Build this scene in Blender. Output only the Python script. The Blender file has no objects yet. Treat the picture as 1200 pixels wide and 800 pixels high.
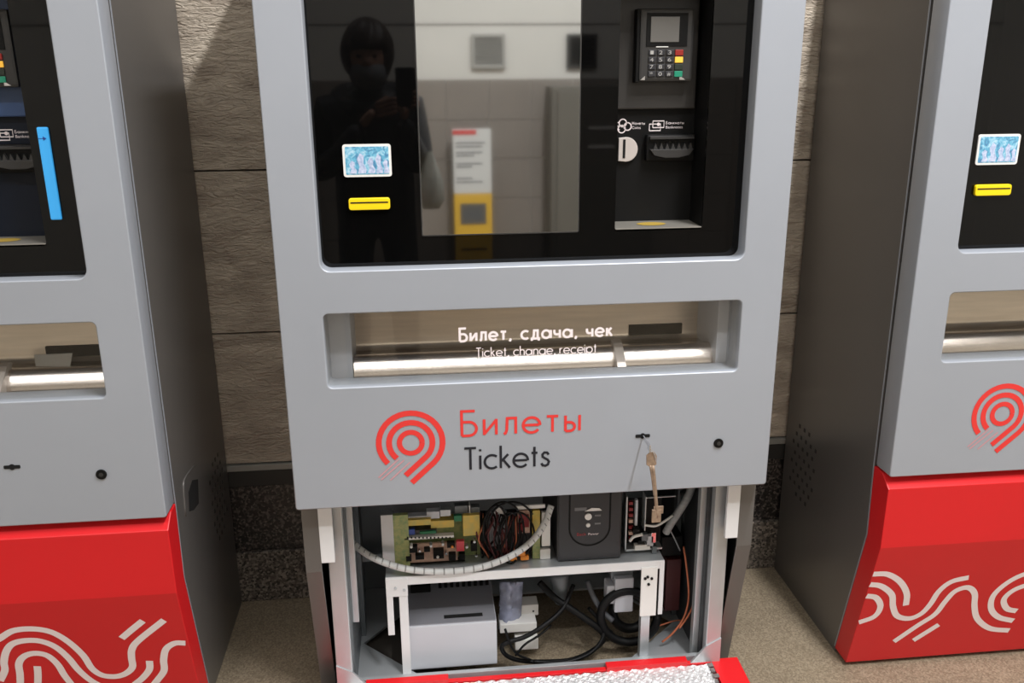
import bpy, bmesh, math, random
from mathutils import Vector, Matrix
random.seed(7)
SC = bpy.context.scene
COL = SC.collection

# ------------------------------------------------------------------ camera
CAM = Vector((-0.2258, -1.6825, 1.4162))
RT = Vector((0.99438, -0.10565, -0.00731)); UP = Vector((0.03779, 0.28951, 0.95643)); FW = Vector((0.09893, 0.95133, -0.29187))
F = 1041.1
cd = bpy.data.cameras.new('camera'); cam = bpy.data.objects.new('camera', cd); COL.objects.link(cam)
cd.sensor_fit = 'HORIZONTAL'; cd.sensor_width = 36; cd.lens = F / 1200 * 36; cd.clip_start = 0.01
m3 = Matrix((RT, UP, -FW)).transposed()
cam.matrix_world = Matrix.Translation(CAM) @ m3.to_4x4()
SC.camera = cam

def at(u, v, y):
    """real-world point seen at photo position (u, v) in the vertical plane y"""
    r = FW + RT * ((u - 600) / F) + UP * ((400 - v) / F)
    return CAM + r * ((y - CAM.y) / r.y)

def atz(u, v, z):
    r = FW + RT * ((u - 600) / F) + UP * ((400 - v) / F)
    return CAM + r * ((z - CAM.z) / r.z)

# ------------------------------------------------------------------ world and lights
w = bpy.data.worlds.new('world'); SC.world = w; w.use_nodes = True
w.node_tree.nodes['Background'].inputs[0].default_value = (0.8, 0.85, 1, 1)
w.node_tree.nodes['Background'].inputs[1].default_value = 0.06

def area(name, loc, sx, sy, power, color, rot=(0, 0, 0)):
    l = bpy.data.lights.new(name, 'AREA'); l.shape = 'RECTANGLE'; l.size = sx; l.size_y = sy
    l.energy = power; l.color = color
    o = bpy.data.objects.new(name, l); COL.objects.link(o); o.location = loc; o.rotation_euler = rot
    return o
area('ceiling_lamp', (0.95, -1.35, 4.1), 0.12, 1.6, 178, (0.98, 0.98, 1.0))
area('ceiling_lamp_row', (0.0, -2.45, 4.1), 6.8, 0.22, 128, (0.97, 0.98, 1.0))

SC.view_settings.view_transform = 'Standard'
try: SC.view_settings.look = 'None'
except Exception: pass
SC.view_settings.gamma = 1
SC.view_settings.use_curve_mapping = False
SC.view_settings.exposure = 0.0

# ------------------------------------------------------------------ materials
def srgb(c):
    return tuple(((v / 255) / 12.92 if v <= 10 else ((v / 255 + 0.055) / 1.055) ** 2.4) for v in c) + (1,)

def mat(name, c, rough=0.5, metal=0.0, spec=0.5, var=0.0, vscale=8.0, stretch=(1, 1, 1), bump=0.0, bscale=200.0,
        emit=None, es=0.0, c2=None, aniso=0.0):
    m = bpy.data.materials.new(name); m.use_nodes = True
    nt = m.node_tree; p = nt.nodes['Principled BSDF']
    col = srgb(c)
    p.inputs['Base Color'].default_value = col
    p.inputs['Roughness'].default_value = rough; p.inputs['Metallic'].default_value = metal
    p.inputs['Specular IOR Level'].default_value = spec
    if aniso: p.inputs['Anisotropic'].default_value = aniso
    tc = nt.nodes.new('ShaderNodeTexCoord'); mp = nt.nodes.new('ShaderNodeMapping')
    mp.inputs['Scale'].default_value = stretch
    nt.links.new(tc.outputs['Object'], mp.inputs['Vector'])
    nz = nt.nodes.new('ShaderNodeTexNoise'); nz.inputs['Scale'].default_value = vscale; nz.inputs['Detail'].default_value = 6
    nt.links.new(mp.outputs[0], nz.inputs['Vector'])
    cr = nt.nodes.new('ShaderNodeValToRGB')
    v = max(var, 0.015)
    cr.color_ramp.elements[0].position = 0.3; cr.color_ramp.elements[1].position = 0.7
    if c2:
        cr.color_ramp.elements[0].color = col; cr.color_ramp.elements[1].color = srgb(c2)
    else:
        cr.color_ramp.elements[0].color = tuple(min(1, x * (1 - v)) for x in col[:3]) + (1,)
        cr.color_ramp.elements[1].color = tuple(min(1, x * (1 + v)) for x in col[:3]) + (1,)
    nt.links.new(nz.outputs[0], cr.inputs[0]); nt.links.new(cr.outputs[0], p.inputs['Base Color'])
    if bump:
        n2 = nt.nodes.new('ShaderNodeTexNoise'); n2.inputs['Scale'].default_value = bscale; n2.inputs['Detail'].default_value = 5
        nt.links.new(mp.outputs[0], n2.inputs['Vector'])
        b = nt.nodes.new('ShaderNodeBump'); b.inputs['Strength'].default_value = bump; b.inputs['Distance'].default_value = 0.004
        nt.links.new(n2.outputs[0], b.inputs['Height']); nt.links.new(b.outputs[0], p.inputs['Normal'])
    if emit:
        p.inputs['Emission Color'].default_value = srgb(emit); p.inputs['Emission Strength'].default_value = es
    return m

def speckle(name, base, dark, light, scale, rough, hole=0.35):
    m = bpy.data.materials.new(name); m.use_nodes = True; nt = m.node_tree; p = nt.nodes['Principled BSDF']
    p.inputs['Roughness'].default_value = rough
    tc = nt.nodes.new('ShaderNodeTexCoord')
    vo = nt.nodes.new('ShaderNodeTexVoronoi'); vo.inputs['Scale'].default_value = scale
    nt.links.new(tc.outputs['Object'], vo.inputs['Vector'])
    nz = nt.nodes.new('ShaderNodeTexNoise'); nz.inputs['Scale'].default_value = 5; nz.inputs['Detail'].default_value = 8
    nt.links.new(tc.outputs['Object'], nz.inputs['Vector'])
    cr = nt.nodes.new('ShaderNodeValToRGB'); cr.color_ramp.interpolation = 'LINEAR'
    e = cr.color_ramp.elements; e[0].position = 0.15; e[0].color = srgb(dark); e[1].position = 0.85; e[1].color = srgb(light)
    k = e.new(0.5); k.color = srgb(base)
    nt.links.new(vo.outputs['Color'], cr.inputs[0])
    mx = nt.nodes.new('ShaderNodeMixRGB'); mx.blend_type = 'MULTIPLY'; mx.inputs[0].default_value = 0.5
    c2 = nt.nodes.new('ShaderNodeValToRGB'); c2.color_ramp.elements[0].position = 0.3; c2.color_ramp.elements[1].position = 0.7
    c2.color_ramp.elements[0].color = (.55, .55, .55, 1); c2.color_ramp.elements[1].color = (1, 1, 1, 1)
    nt.links.new(nz.outputs[0], c2.inputs[0])
    nt.links.new(cr.outputs[0], mx.inputs[1]); nt.links.new(c2.outputs[0], mx.inputs[2])
    nt.links.new(mx.outputs[0], p.inputs['Base Color'])
    return m

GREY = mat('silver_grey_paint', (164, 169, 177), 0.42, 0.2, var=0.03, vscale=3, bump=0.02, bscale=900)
SIDE = mat('shaded_grey_paint', (110, 107, 104), 0.34, 0.35, var=0.03, vscale=3, bump=0.02, bscale=900)  # panel grey made darker: shade between the machines put into the colour
RED = mat('red_paint', (212, 28, 34), 0.38, var=0.03, vscale=3, bump=0.02, bscale=900)
WHITE_P = mat('white_print', (244, 232, 232), 0.5)
RED_P = mat('red_print', (226, 56, 52), 0.5)
PINK_P = mat('pale_red_print', (205, 150, 155), 0.5)
BLACK_P = mat('black_print', (22, 24, 34), 0.5)
BGLASS = mat('black_glass', (7, 7, 7), 0.03, spec=0.32)
SCREEN = mat('switched_off_display', (192, 195, 195), 0.035, 1.0, var=0.01)
BPLAST = mat('black_plastic', (16, 16, 16), 0.5, spec=0.2, var=0.05)
DPLAST = mat('charcoal_plastic', (50, 49, 48), 0.4, var=0.04)
RPLATE = mat('dark_recess_plate', (50, 48, 46), 0.42, var=0.03)
BLUEPL = mat('blue_recess_plate', (52, 76, 116), 0.35, var=0.03)
STEEL = mat('brushed_steel', (214, 205, 198), 0.24, 1.0, var=0.05, vscale=30, stretch=(1, 12, 12), bump=0.01, bscale=60)
STEELM = mat('mirror_steel', (226, 212, 196), 0.3, 1.0, var=0.08, vscale=10, stretch=(0.6, 10, 10), bump=0.02, bscale=30)
ZINC = mat('zinc_plated_sheet', (190, 194, 196), 0.35, 0.55, var=0.05, vscale=12, bump=0.02)
ZINCD = mat('interior_grey_sheet', (104, 109, 112), 0.45, 0.3, var=0.05, vscale=6)
WPAINT = mat('white_powder_coat', (226, 226, 226), 0.45, var=0.02)
WPLAST = mat('white_plastic', (232, 230, 226), 0.45, var=0.03)
GREYPL = mat('light_grey_plastic', (196, 198, 204), 0.45, var=0.02)
YELLOW = mat('yellow_plastic', (250, 215, 20), 0.35, var=0.03)
DARKH = mat('dark_hole', (5, 5, 5), 0.9)
CABLE = mat('black_cable', (10, 10, 11), 0.5, spec=0.25, var=0.1, vscale=60)
COPPER = mat('copper_wire', (190, 110, 78), 0.35, 0.3, var=0.1, vscale=40)
REDW = mat('red_wire', (130, 24, 28), 0.45)
PCBG = mat('green_circuit_board', (120, 146, 96), 0.45, var=0.35, vscale=120, c2=(170, 168, 110))
PCBY = mat('yellow_circuit_board', (220, 184, 80), 0.45, c2=(190, 176, 100), vscale=60)
PCBP = mat('tan_circuit_board', (222, 186, 164), 0.5, c2=(190, 154, 138), vscale=90)
TEAL = mat('green_component', (20, 110, 70), 0.4)
BLUEC = mat('blue_component', (40, 70, 150), 0.4)
PINKC = mat('red_component', (205, 70, 80), 0.4)
ORANGE = mat('orange_component', (228, 140, 50), 0.45, var=0.2, vscale=80)
BRASS = mat('tarnished_brass', (152, 130, 110), 0.42, 0.3, var=0.2, vscale=150)
CHROME = mat('chrome', (220, 220, 222), 0.15, 1.0)
FOIL = mat('silver_foil_insulation', (226, 226, 226), 0.4, 0.5, var=0.2, vscale=60, bump=0.8, bscale=160)
LIGHTBLUE = mat('lit_blue_plastic', (60, 160, 222), 0.35, emit=(50, 150, 220), es=0.3)
LCDG = mat('grey_lcd', (104, 102, 98), 0.3, var=0.04, vscale=20)
BAG = mat('grey_plastic_film', (150, 155, 176), 0.25, var=0.2, vscale=25, bump=0.6, bscale=40)
DARKWALL = mat('plinth_cap_metal', (150, 150, 144), 0.45, 0.3, var=0.05)
CEIL = mat('ceiling_paint', (225, 222, 216), 0.8, var=0.02)
UPPER = mat('upper_wall_paint', (222, 219, 212), 0.5, var=0.04, vscale=2)
OPPTILE = mat('opposite_wall_tile_stone', (142, 134, 126), 0.5, var=0.06, vscale=3)
JOINT = mat('joint_mortar', (84, 76, 70), 0.9)
GRAN_D = speckle('dark_granite', (40, 36, 35), (10, 10, 10), (104, 96, 90), 170, 0.3)
GRAN_L = speckle('grey_granite', (92, 84, 76), (40, 36, 32), (146, 136, 124), 170, 0.55)
FLOORM = speckle('brown_terrazzo', (140, 126, 105), (122, 109, 90), (158, 144, 122), 260, 0.5)

def stone_tile():
    m = bpy.data.materials.new('split_stone_tile'); m.use_nodes = True; nt = m.node_tree; p = nt.nodes['Principled BSDF']
    p.inputs['Roughness'].default_value = 0.55
    tc = nt.nodes.new('ShaderNodeTexCoord'); mp = nt.nodes.new('ShaderNodeMapping')
    mp.inputs['Scale'].default_value = (1, 1, 3.2); mp.inputs['Rotation'].default_value = (0, 0.12, 0)
    nt.links.new(tc.outputs['Object'], mp.inputs[0])
    n = nt.nodes.new('ShaderNodeTexNoise'); n.inputs['Scale'].default_value = 7; n.inputs['Detail'].default_value = 9; n.inputs['Distortion'].default_value = 0.8
    nt.links.new(mp.outputs[0], n.inputs[0])
    cr = nt.nodes.new('ShaderNodeValToRGB'); e = cr.color_ramp.elements
    e[0].position = 0.3; e[0].color = srgb((160, 146, 130)); e[1].position = 0.7; e[1].color = srgb((204, 191, 172))
    nt.links.new(n.outputs[0], cr.inputs[0]); nt.links.new(cr.outputs[0], p.inputs['Base Color'])
    n2 = nt.nodes.new('ShaderNodeTexNoise'); n2.inputs['Scale'].default_value = 38; n2.inputs['Detail'].default_value = 8; n2.inputs['Distortion'].default_value = 1.2
    nt.links.new(mp.outputs[0], n2.inputs[0])
    b = nt.nodes.new('ShaderNodeBump'); b.inputs['Strength'].default_value = 1.0; b.inputs['Distance'].default_value = 0.009
    nt.links.new(n2.outputs[0], b.inputs['Height']); nt.links.new(b.outputs[0], p.inputs['Normal'])
    return m
TILE = stone_tile()

def clear_plexi():
    m = bpy.data.materials.new('clear_acrylic'); m.use_nodes = True; nt = m.node_tree
    nt.nodes.remove(nt.nodes['Principled BSDF']); out = nt.nodes['Material Output']
    t = nt.nodes.new('ShaderNodeBsdfTransparent'); g = nt.nodes.new('ShaderNodeBsdfGlossy'); g.inputs['Roughness'].default_value = 0.03
    t.inputs[0].default_value = (0.96, 0.96, 0.95, 1)
    mx = nt.nodes.new('ShaderNodeMixShader')
    mx.inputs[0].default_value = 0.045
    nt.links.new(t.outputs[0], mx.inputs[1]); nt.links.new(g.outputs[0], mx.inputs[2])
    nt.links.new(mx.outputs[0], out.inputs[0]); return m
PLEXI = clear_plexi()

def picture_mat():
    m = bpy.data.materials.new('pale_blue_printed_picture'); m.use_nodes = True; nt = m.node_tree; p = nt.nodes['Principled BSDF']
    p.inputs['Roughness'].default_value = 0.3
    tc = nt.nodes.new('ShaderNodeTexCoord')
    n = nt.nodes.new('ShaderNodeTexNoise'); n.inputs['Scale'].default_value = 75; n.inputs['Detail'].default_value = 5; n.inputs['Distortion'].default_value = 1.5
    nt.links.new(tc.outputs['Object'], n.inputs[0])
    cr = nt.nodes.new('ShaderNodeValToRGB'); e = cr.color_ramp.elements
    e[0].position = 0.36; e[0].color = srgb((80, 130, 170)); e[1].position = 0.66; e[1].color = srgb((180, 215, 232))
    k = e.new(0.5); k.color = srgb((104, 178, 208))
    nt.links.new(n.outputs[0], cr.inputs[0]); nt.links.new(cr.outputs[0], p.inputs['Base Color'])
    p.inputs['Emission Strength'].default_value = 0.0
    return m
PICT = picture_mat()

# ------------------------------------------------------------------ mesh helpers
class MB:
    def __init__(s): s.v = []; s.f = []; s.sm = []
    def add(s, vs, fs, smooth=False):
        b = len(s.v); s.v += [tuple(q) for q in vs]; s.f += [tuple(b + i for i in f) for f in fs]; s.sm += [smooth] * len(fs); return s
    def box(s, x0, x1, y0, y1, z0, z1):
        return s.add([(x0, y0, z0), (x1, y0, z0), (x1, y1, z0), (x0, y1, z0), (x0, y0, z1), (x1, y0, z1), (x1, y1, z1), (x0, y1, z1)],
                     [(0, 3, 2, 1), (4, 5, 6, 7), (0, 1, 5, 4), (1, 2, 6, 5), (2, 3, 7, 6), (3, 0, 4, 7)])
    def prism(s, yz, x0, x1):
        """profile of (y, z) points swept along x"""
        n = len(yz); vs = [(x0, y, z) for y, z in yz] + [(x1, y, z) for y, z in yz]
        fs = [tuple(range(n)), tuple(range(2 * n - 1, n - 1, -1))] + [(i, i + n, (i + 1) % n + n, (i + 1) % n) for i in range(n)]
        return s.add(vs, fs)
    def prismy(s, xz, y0, y1):
        n = len(xz); vs = [(x, y0, z) for x, z in xz] + [(x, y1, z) for x, z in xz]
        fs = [tuple(range(n)), tuple(range(2 * n - 1, n - 1, -1))] + [(i, i + n, (i + 1) % n + n, (i + 1) % n) for i in range(n)]
        return s.add(vs, fs)
    def sheet(s, yz, x0, x1, smooth=False):
        n = len(yz)
        return s.add([(x0, y, z) for y, z in yz] + [(x1, y, z) for y, z in yz], [(i, i + 1, i + 1 + n, i + n) for i in range(n - 1)], smooth)
    def tube(s, pts, r, seg=8, sub=4, radii=None):
        P = catmull(pts, sub) if sub > 1 else [Vector(p) for p in pts]
        n = len(P); vs = []; t0 = (P[1] - P[0]).normalized()
        nrm = t0.orthogonal().normalized()
        for i, p in enumerate(P):
            t = (P[min(i + 1, n - 1)] - P[max(i - 1, 0)]).normalized()
            nrm = (nrm - t * nrm.dot(t)).normalized(); b = t.cross(nrm)
            rr = r if radii is None else radii(i / (n - 1))
            for k in range(seg):
                a = 2 * math.pi * k / seg; vs.append(p + nrm * (rr * math.cos(a)) + b * (rr * math.sin(a)))
        fs = [(i * seg + k, i * seg + (k + 1) % seg, (i + 1) * seg + (k + 1) % seg, (i + 1) * seg + k) for i in range(n - 1) for k in range(seg)]
        fs += [tuple(range(seg - 1, -1, -1)), tuple((n - 1) * seg + k for k in range(seg))]
        return s.add(vs, fs, True)
    def cyly(s, x, z, r, y0, y1, seg=20, r2=None):
        r2 = r if r2 is None else r2
        vs = [(x + r * math.cos(2 * math.pi * k / seg), y0, z + r * math.sin(2 * math.pi * k / seg)) for k in range(seg)]
        vs += [(x + r2 * math.cos(2 * math.pi * k / seg), y1, z + r2 * math.sin(2 * math.pi * k / seg)) for k in range(seg)]
        return s.add(vs, [tuple(range(seg)), tuple(range(2 * seg - 1, seg - 1, -1))] + [(k, k + seg, (k + 1) % seg + seg, (k + 1) % seg) for k in range(seg)])
    def ribbon(s, pts, wd, fn, sub=5):
        P = catmull([(a, b, 0) for a, b in pts], sub) if sub > 1 else [Vector((a, b, 0)) for a, b in pts]
        vs = []; n = len(P)
        for i, p in enumerate(P):
            t = (P[min(i + 1, n - 1)] - P[max(i - 1, 0)]).normalized(); q = Vector((-t.y, t.x, 0)) * wd / 2
            vs += [fn(p.x + q.x, p.y + q.y), fn(p.x - q.x, p.y - q.y)]
        return s.add(vs, [(2 * i, 2 * i + 1, 2 * i + 3, 2 * i + 2) for i in range(n - 1)])
    def build(s, name, m, parent=None, bevel=0.0, label=None, kind=None, seg=2):
        me = bpy.data.meshes.new(name); me.from_pydata(s.v, [], s.f)
        me.polygons.foreach_set('use_smooth', s.sm)
        bm = bmesh.new(); bm.from_mesh(me)
        bmesh.ops.recalc_face_normals(bm, faces=bm.faces)
        if bevel:
            es = [e for e in bm.edges if len(e.link_faces) == 2 and e.calc_face_angle(0) > 0.5]
            bmesh.ops.bevel(bm, geom=es, offset=bevel, segments=seg, affect='EDGES', profile=0.6, clamp_overlap=True)
        bm.to_mesh(me); bm.free(); me.update()
        me.materials.append(m)
        o = bpy.data.objects.new(name, me); COL.objects.link(o); o.parent = parent
        if label: o['label'] = label
        if kind: o['kind'] = kind
        return o

def catmull(pts, sub):
    P = [Vector(p) for p in pts]
    if len(P) < 3: return P
    Q = [P[0] * 2 - P[1]] + P + [P[-1] * 2 - P[-2]]; out = []
    for i in range(1, len(Q) - 2):
        a, b, c, d = Q[i - 1:i + 3]
        for k in range(sub):
            t = k / sub
            out.append(0.5 * ((2 * b) + (c - a) * t + (2 * a - 5 * b + 4 * c - d) * t * t + (3 * b - a - 3 * c + d) * t ** 3))
    out.append(P[-1]); return out

def thing(name, label, cat, loc=(0, 0, 0), group=None):
    o = bpy.data.objects.new(name, None); COL.objects.link(o); o.location = loc; o['label'] = label; o['category'] = cat
    if group: o['group'] = group
    o.empty_display_size = 0.1
    return o
def tag(o, label, cat, group=None):
    o['label'] = label; o['category'] = cat
    if group: o['group'] = group
    return o
def struct(o): o['kind'] = 'structure'; return o
def B(name, m, parent, x0, x1, y0, y1, z0, z1, bevel=0.0, label=None):
    return MB().box(min(x0, x1), max(x0, x1), min(y0, y1), max(y0, y1), min(z0, z1), max(z0, z1)).build(name, m, parent, bevel, label)

def rrect(x0, x1, z0, z1, r, n=5):
    pts = []
    for cx, cz, a0 in ((x1 - r, z1 - r, 0), (x0 + r, z1 - r, 90), (x0 + r, z0 + r, 180), (x1 - r, z0 + r, 270)):
        for k in range(n + 1):
            a = math.radians(a0 + 90 * k / n); pts.append((cx + r * math.cos(a), cz + r * math.sin(a)))
    return pts

def plate(name, m, parent, loops, y0, y1, bevel=0.0, label=None):
    """flat plate in the xz plane with holes (first loop is the outline), between y0 (front) and y1 (back)"""
    cu = bpy.data.curves.new(name, 'CURVE'); cu.dimensions = '2D'; cu.fill_mode = 'BOTH'
    cu.extrude = (y1 - y0) / 2 - bevel; cu.bevel_depth = bevel; cu.bevel_resolution = 1; cu.offset = -bevel
    for lp in loops:
        sp = cu.splines.new('POLY'); sp.points.add(len(lp) - 1); sp.use_cyclic_u = True
        for i, (x, z) in enumerate(lp): sp.points[i].co = (x, z, 0, 1)
    return curve_mesh(cu, name, m, parent, (y0 + y1) / 2, label)

def curve_mesh(cu, name, m, parent, y, label=None, fix=None):
    t = bpy.data.objects.new(name + '_tmp', cu); COL.objects.link(t)
    me = bpy.data.meshes.new_from_object(t.evaluated_get(bpy.context.evaluated_depsgraph_get()))
    bpy.data.objects.remove(t); bpy.data.curves.remove(cu)
    me.name = name
    for v in me.vertices:
        x, z, d = v.co
        if fix: x, z = fix(x, z)
        v.co = (x, y - d, z)
    me.materials.clear(); me.materials.append(m)
    o = bpy.data.objects.new(name, me); COL.objects.link(o); o.parent = parent
    if label: o['label'] = label
    return o

def bounds(s, off=0.0):
    cu = bpy.data.curves.new('t', 'FONT'); cu.body = s; cu.offset = off
    t = bpy.data.objects.new('t', cu); COL.objects.link(t)
    me = bpy.data.meshes.new_from_object(t.evaluated_get(bpy.context.evaluated_depsgraph_get()))
    xs = [v.co.x for v in me.vertices]; ys = [v.co.y for v in me.vertices]
    bpy.data.objects.remove(t); bpy.data.curves.remove(cu); bpy.data.meshes.remove(me)
    return min(xs), max(xs), min(ys), max(ys)

_h = 0.64
def _a(cx, cz, r, a0, a1, n=14): return [(cx + r * math.cos(math.radians(a0 + (a1 - a0) * k / n)), cz + r * math.sin(math.radians(a0 + (a1 - a0) * k / n))) for k in range(n + 1)]
_o = _a(.31, .32, .31, 0, 360, 24)
GLYPH = {   # geometric sans letters as single strokes: (advance width, strokes), capital height 1
 'Б': (.54, [[(.48, 1), (0, 1), (0, 0)], [(0, .56), (.25, .56)] + _a(.25, .28, .28, 90, -90) + [(0, 0)]]),
 'М': (.8, [[(0, 0), (.08, 1), (.4, .2), (.72, 1), (.8, 0)]]),
 'и': (.44, [[(0, _h), (0, 0)], [(0, .04), (.44, _h - .04)], [(.44, _h), (.44, 0)]]),
 'л': (.44, [[(0, 0), (.07, .04), (.11, .16), (.13, _h), (.44, _h), (.44, 0)]]),
 'е': (.60, [[(0.03, .32), (.58, .32)], _a(.31, .32, .31, -3, 322, 22)]),
 'т': (.42, [[(0, _h), (.42, _h)], [(.21, _h), (.21, 0)]]),
 'ы': (.52, [[(0, _h), (0, 0)], [(0, 0), (.16, 0)] + _a(.16, .18, .18, -90, 90, 10) + [(0, .36)], [(.52, _h), (.52, 0)]]),
 'с': (.52, [_a(.31, .32, .31, 48, 312, 18)]), 'о': (.62, [_o]),
 'д': (.54, [[(0, -.17), (0, 0), (.54, 0), (.54, -.17)], [(.1, 0), (.16, .3), (.18, _h), (.45, _h), (.45, 0)]]),
 'а': (.66, [_a(.3, .32, .30, 0, 360, 24), [(.65, _h), (.65, 0)]]),
 'ч': (.42, [[(0, _h), (0, .42), (.05, .31), (.16, .27), (.42, .29)], [(.42, _h), (.42, 0)]]),
 'к': (.38, [[(0, _h), (0, 0)], [(.34, _h), (.03, .31)], [(.1, .37), (.39, 0)]]),
 'н': (.44, [[(0, _h), (0, 0)], [(.44, _h), (.44, 0)], [(0, .33), (.44, .33)]]),
 ',': (.08, [[(.09, .08), (0, -.15)]]),
 'T': (.5, [[(0, 1), (.5, 1)], [(.25, 1), (.25, 0)]]),
 'i': (.02, [[(0, _h), (0, 0)], [(0, .84), (0, .93)]]), 'c': (.52, [_a(.31, .32, .31, 48, 312, 18)]),
 'k': (.38, [[(0, 1.05), (0, 0)], [(.32, _h), (.03, .33)], [(.1, .39), (.39, 0)]]),
 't': (.26, [[(.13, .92), (.13, 0)], [(0, _h), (.26, _h)]]),
 's': (.34, [[(.32, .52), (.25, .62), (.13, .63), (.05, .54), (.06, .43), (.15, .36), (.27, .29), (.33, .19), (.29, .06), (.17, 0), (.06, .03), (0, .13)]]),
 'h': (.42, [[(0, 1.05), (0, 0)], [(0, .36)] + _a(.21, .42, .21, 180, 0, 10) + [(.42, 0)]]),
 'n': (.42, [[(0, _h), (0, 0)], [(0, .36)] + _a(.21, .42, .21, 180, 0, 10) + [(.42, 0)]]),
 'g': (.62, [_o, [(.62, _h), (.62, -.02), (.56, -.2), (.42, -.29), (.22, -.29), (.06, -.17)]]),
 'r': (.24, [[(0, _h), (0, 0)], [(0, .4), (.08, .57), (.24, .63)]]), 'p': (.62, [_o, [(0, _h), (0, -.32)]]),
}
for _l, _c in zip('ea', 'еа'): GLYPH[_l] = GLYPH[_c]

def text(name, s, m, parent, x0, x1, z0, cap, y, off=0.0, label=None, rot=0.0):
    if any(ch not in GLYPH and ch != ' ' for ch in s):
        return text1(name, s, m, parent, x0, x1, z0, cap, y, min(off, 0), label, rot)
    cyr = any(ord(ch) > 1000 for ch in s); gap = .27 if cyr else .17
    wt = 0.108 + max(off, 0) * 4.0; x = 0; strokes = []
    for ch in s:
        if ch == ' ': x += (.55 if cyr else .36); continue
        wd, st = GLYPH[ch]; strokes += [[(x + a, b) for a, b in p] for p in st]; x += wd + gap
    kx = (x1 - x0) / (x - gap); mb = MB(); hw = cap * wt
    for k, p in enumerate(strokes):
        q_ = [(x0 + a * kx, z0 + b * cap) for a, b in p]; yy = y - 0.00008 * (k % 4)
        pts = [Vector((a, b)) for a, b in q_]; n = len(pts); vs = []
        for i_, c_ in enumerate(pts):      # mitred stroke of even width
            d0 = (c_ - pts[max(i_ - 1, 0)]); d1 = (pts[min(i_ + 1, n - 1)] - c_)
            d0 = d0.normalized() if d0.length > 1e-9 else d1.normalized(); d1 = d1.normalized() if d1.length > 1e-9 else d0
            t = (d0 + d1); t = t.normalized() if t.length > 1e-6 else d0
            nv = Vector((-t.y, t.x)); L_ = hw / 2 / max(0.35, nv.dot(Vector((-d0.y, d0.x))))
            e_ = (-t * hw * .0)
            vs += [(c_.x + nv.x * L_, yy, c_.y + nv.y * L_), (c_.x - nv.x * L_, yy, c_.y - nv.y * L_)]
        mb.add(vs, [(2 * i_, 2 * i_ + 1, 2 * i_ + 3, 2 * i_ + 2) for i_ in range(n - 1)])
    return mb.build(name, m, parent, 0, label)
def text1(name, s, m, parent, x0, x1, z0, cap, y, off=0.0, label=None, rot=0.0):
    a, b, _, _ = bounds(s, off); cap_u = bounds('H', off)[3]
    cu = bpy.data.curves.new(name, 'FONT'); cu.body = s; cu.offset = off; cu.extrude = 0.0
    kx = (x1 - x0) / (b - a); kz = cap / cap_u
    def fix(x, z): return x0 + (x - a) * kx, z0 + z * kz + (x - a) * kx * rot
    return curve_mesh(cu, name, m, parent, y, label, fix)

# ------------------------------------------------------------------ setting
WY = 0.572
fl = struct(B('floor', FLOORM, None, -4, 4, -4.6, WY + 0.1, -0.06, 0.0))
struct(B('ceiling', CEIL, None, -4, 4, -4.7, WY + 0.1, 4.15, 4.2))
wb = struct(B('wall_back', JOINT, None, -4, 4, WY + 0.004, WY + 0.1, 0, 4.15))
rows = [(0.412, 0.7765), (0.7765, 1.188), (1.188, 1.6), (1.6, 2.012), (2.012, 2.424), (2.424, 2.836), (2.836, 3.248), (3.248, 3.66), (3.66, 4.072)]
xs = [-3.98, -2.52, -1.27, 0.0, 1.27, 2.54, 3.98]
for z0, z1 in rows:
    for a, b in zip(xs, xs[1:]):
        dd = random.uniform(-0.0006, 0.0006)
        B('wall_tile', TILE, wb, a + 0.002, b - 0.002, WY - 0.008 + dd, WY + 0.006, z0 + 0.0022, z1 - 0.0022, 0.0012)
trim = struct(B('trim_1', DARKWALL, None, -4, 4, WY - 0.016, WY + 0.004, 0.394, 0.411, 0.002))
CAPM = mat('dark_cover_strip', (48, 48, 46), 0.45, 0.2)
bb = struct(B('baseboard_back', JOINT, None, -4, 4, WY - 0.004, WY + 0.004, 0.0, 0.394))
for a, b in zip(xs, xs[1:]):
    B('granite_panel', GRAN_D, bb, a + 0.001, b - 0.001, WY - 0.012, WY - 0.004, 0.155, 0.348, 0.001)
    B('cover_strip', CAPM, bb, a + 0.0005, b - 0.0005, WY - 0.014, WY - 0.004, 0.349, 0.3935, 0.001)
    B('granite_kerb', GRAN_L, bb, a + 0.001, b - 0.001, WY - 0.022, WY - 0.004, 0.0, 0.153, 0.003)
struct(B('wall_left', UPPER, None, -4.1, -4, -4.7, WY + 0.1, 0, 4.15))
struct(B('wall_right', UPPER, None, 4, 4.1, -4.7, WY + 0.1, 0, 4.15))
OY = -4.6
wf = struct(B('wall_front', UPPER, None, -4, 4, OY - 0.1, OY, 0, 4.15))
jz = [0.0, 0.27, 0.546, 0.823, 1.089, 1.36]
jx = [0.285 + 0.294 * k for k in range(-8, 9)]
for z0, z1 in zip(jz, jz[1:]):
    for a, b in zip(jx, jx[1:]):
        B('stone_panel', OPPTILE, wf, a + 0.002, b - 0.002, OY, OY + 0.01, z0 + 0.002, z1 - 0.002)
B('wall_joint', JOINT, wf, -4, 4, OY, OY + 0.006, 1.712, 1.718)

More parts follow.
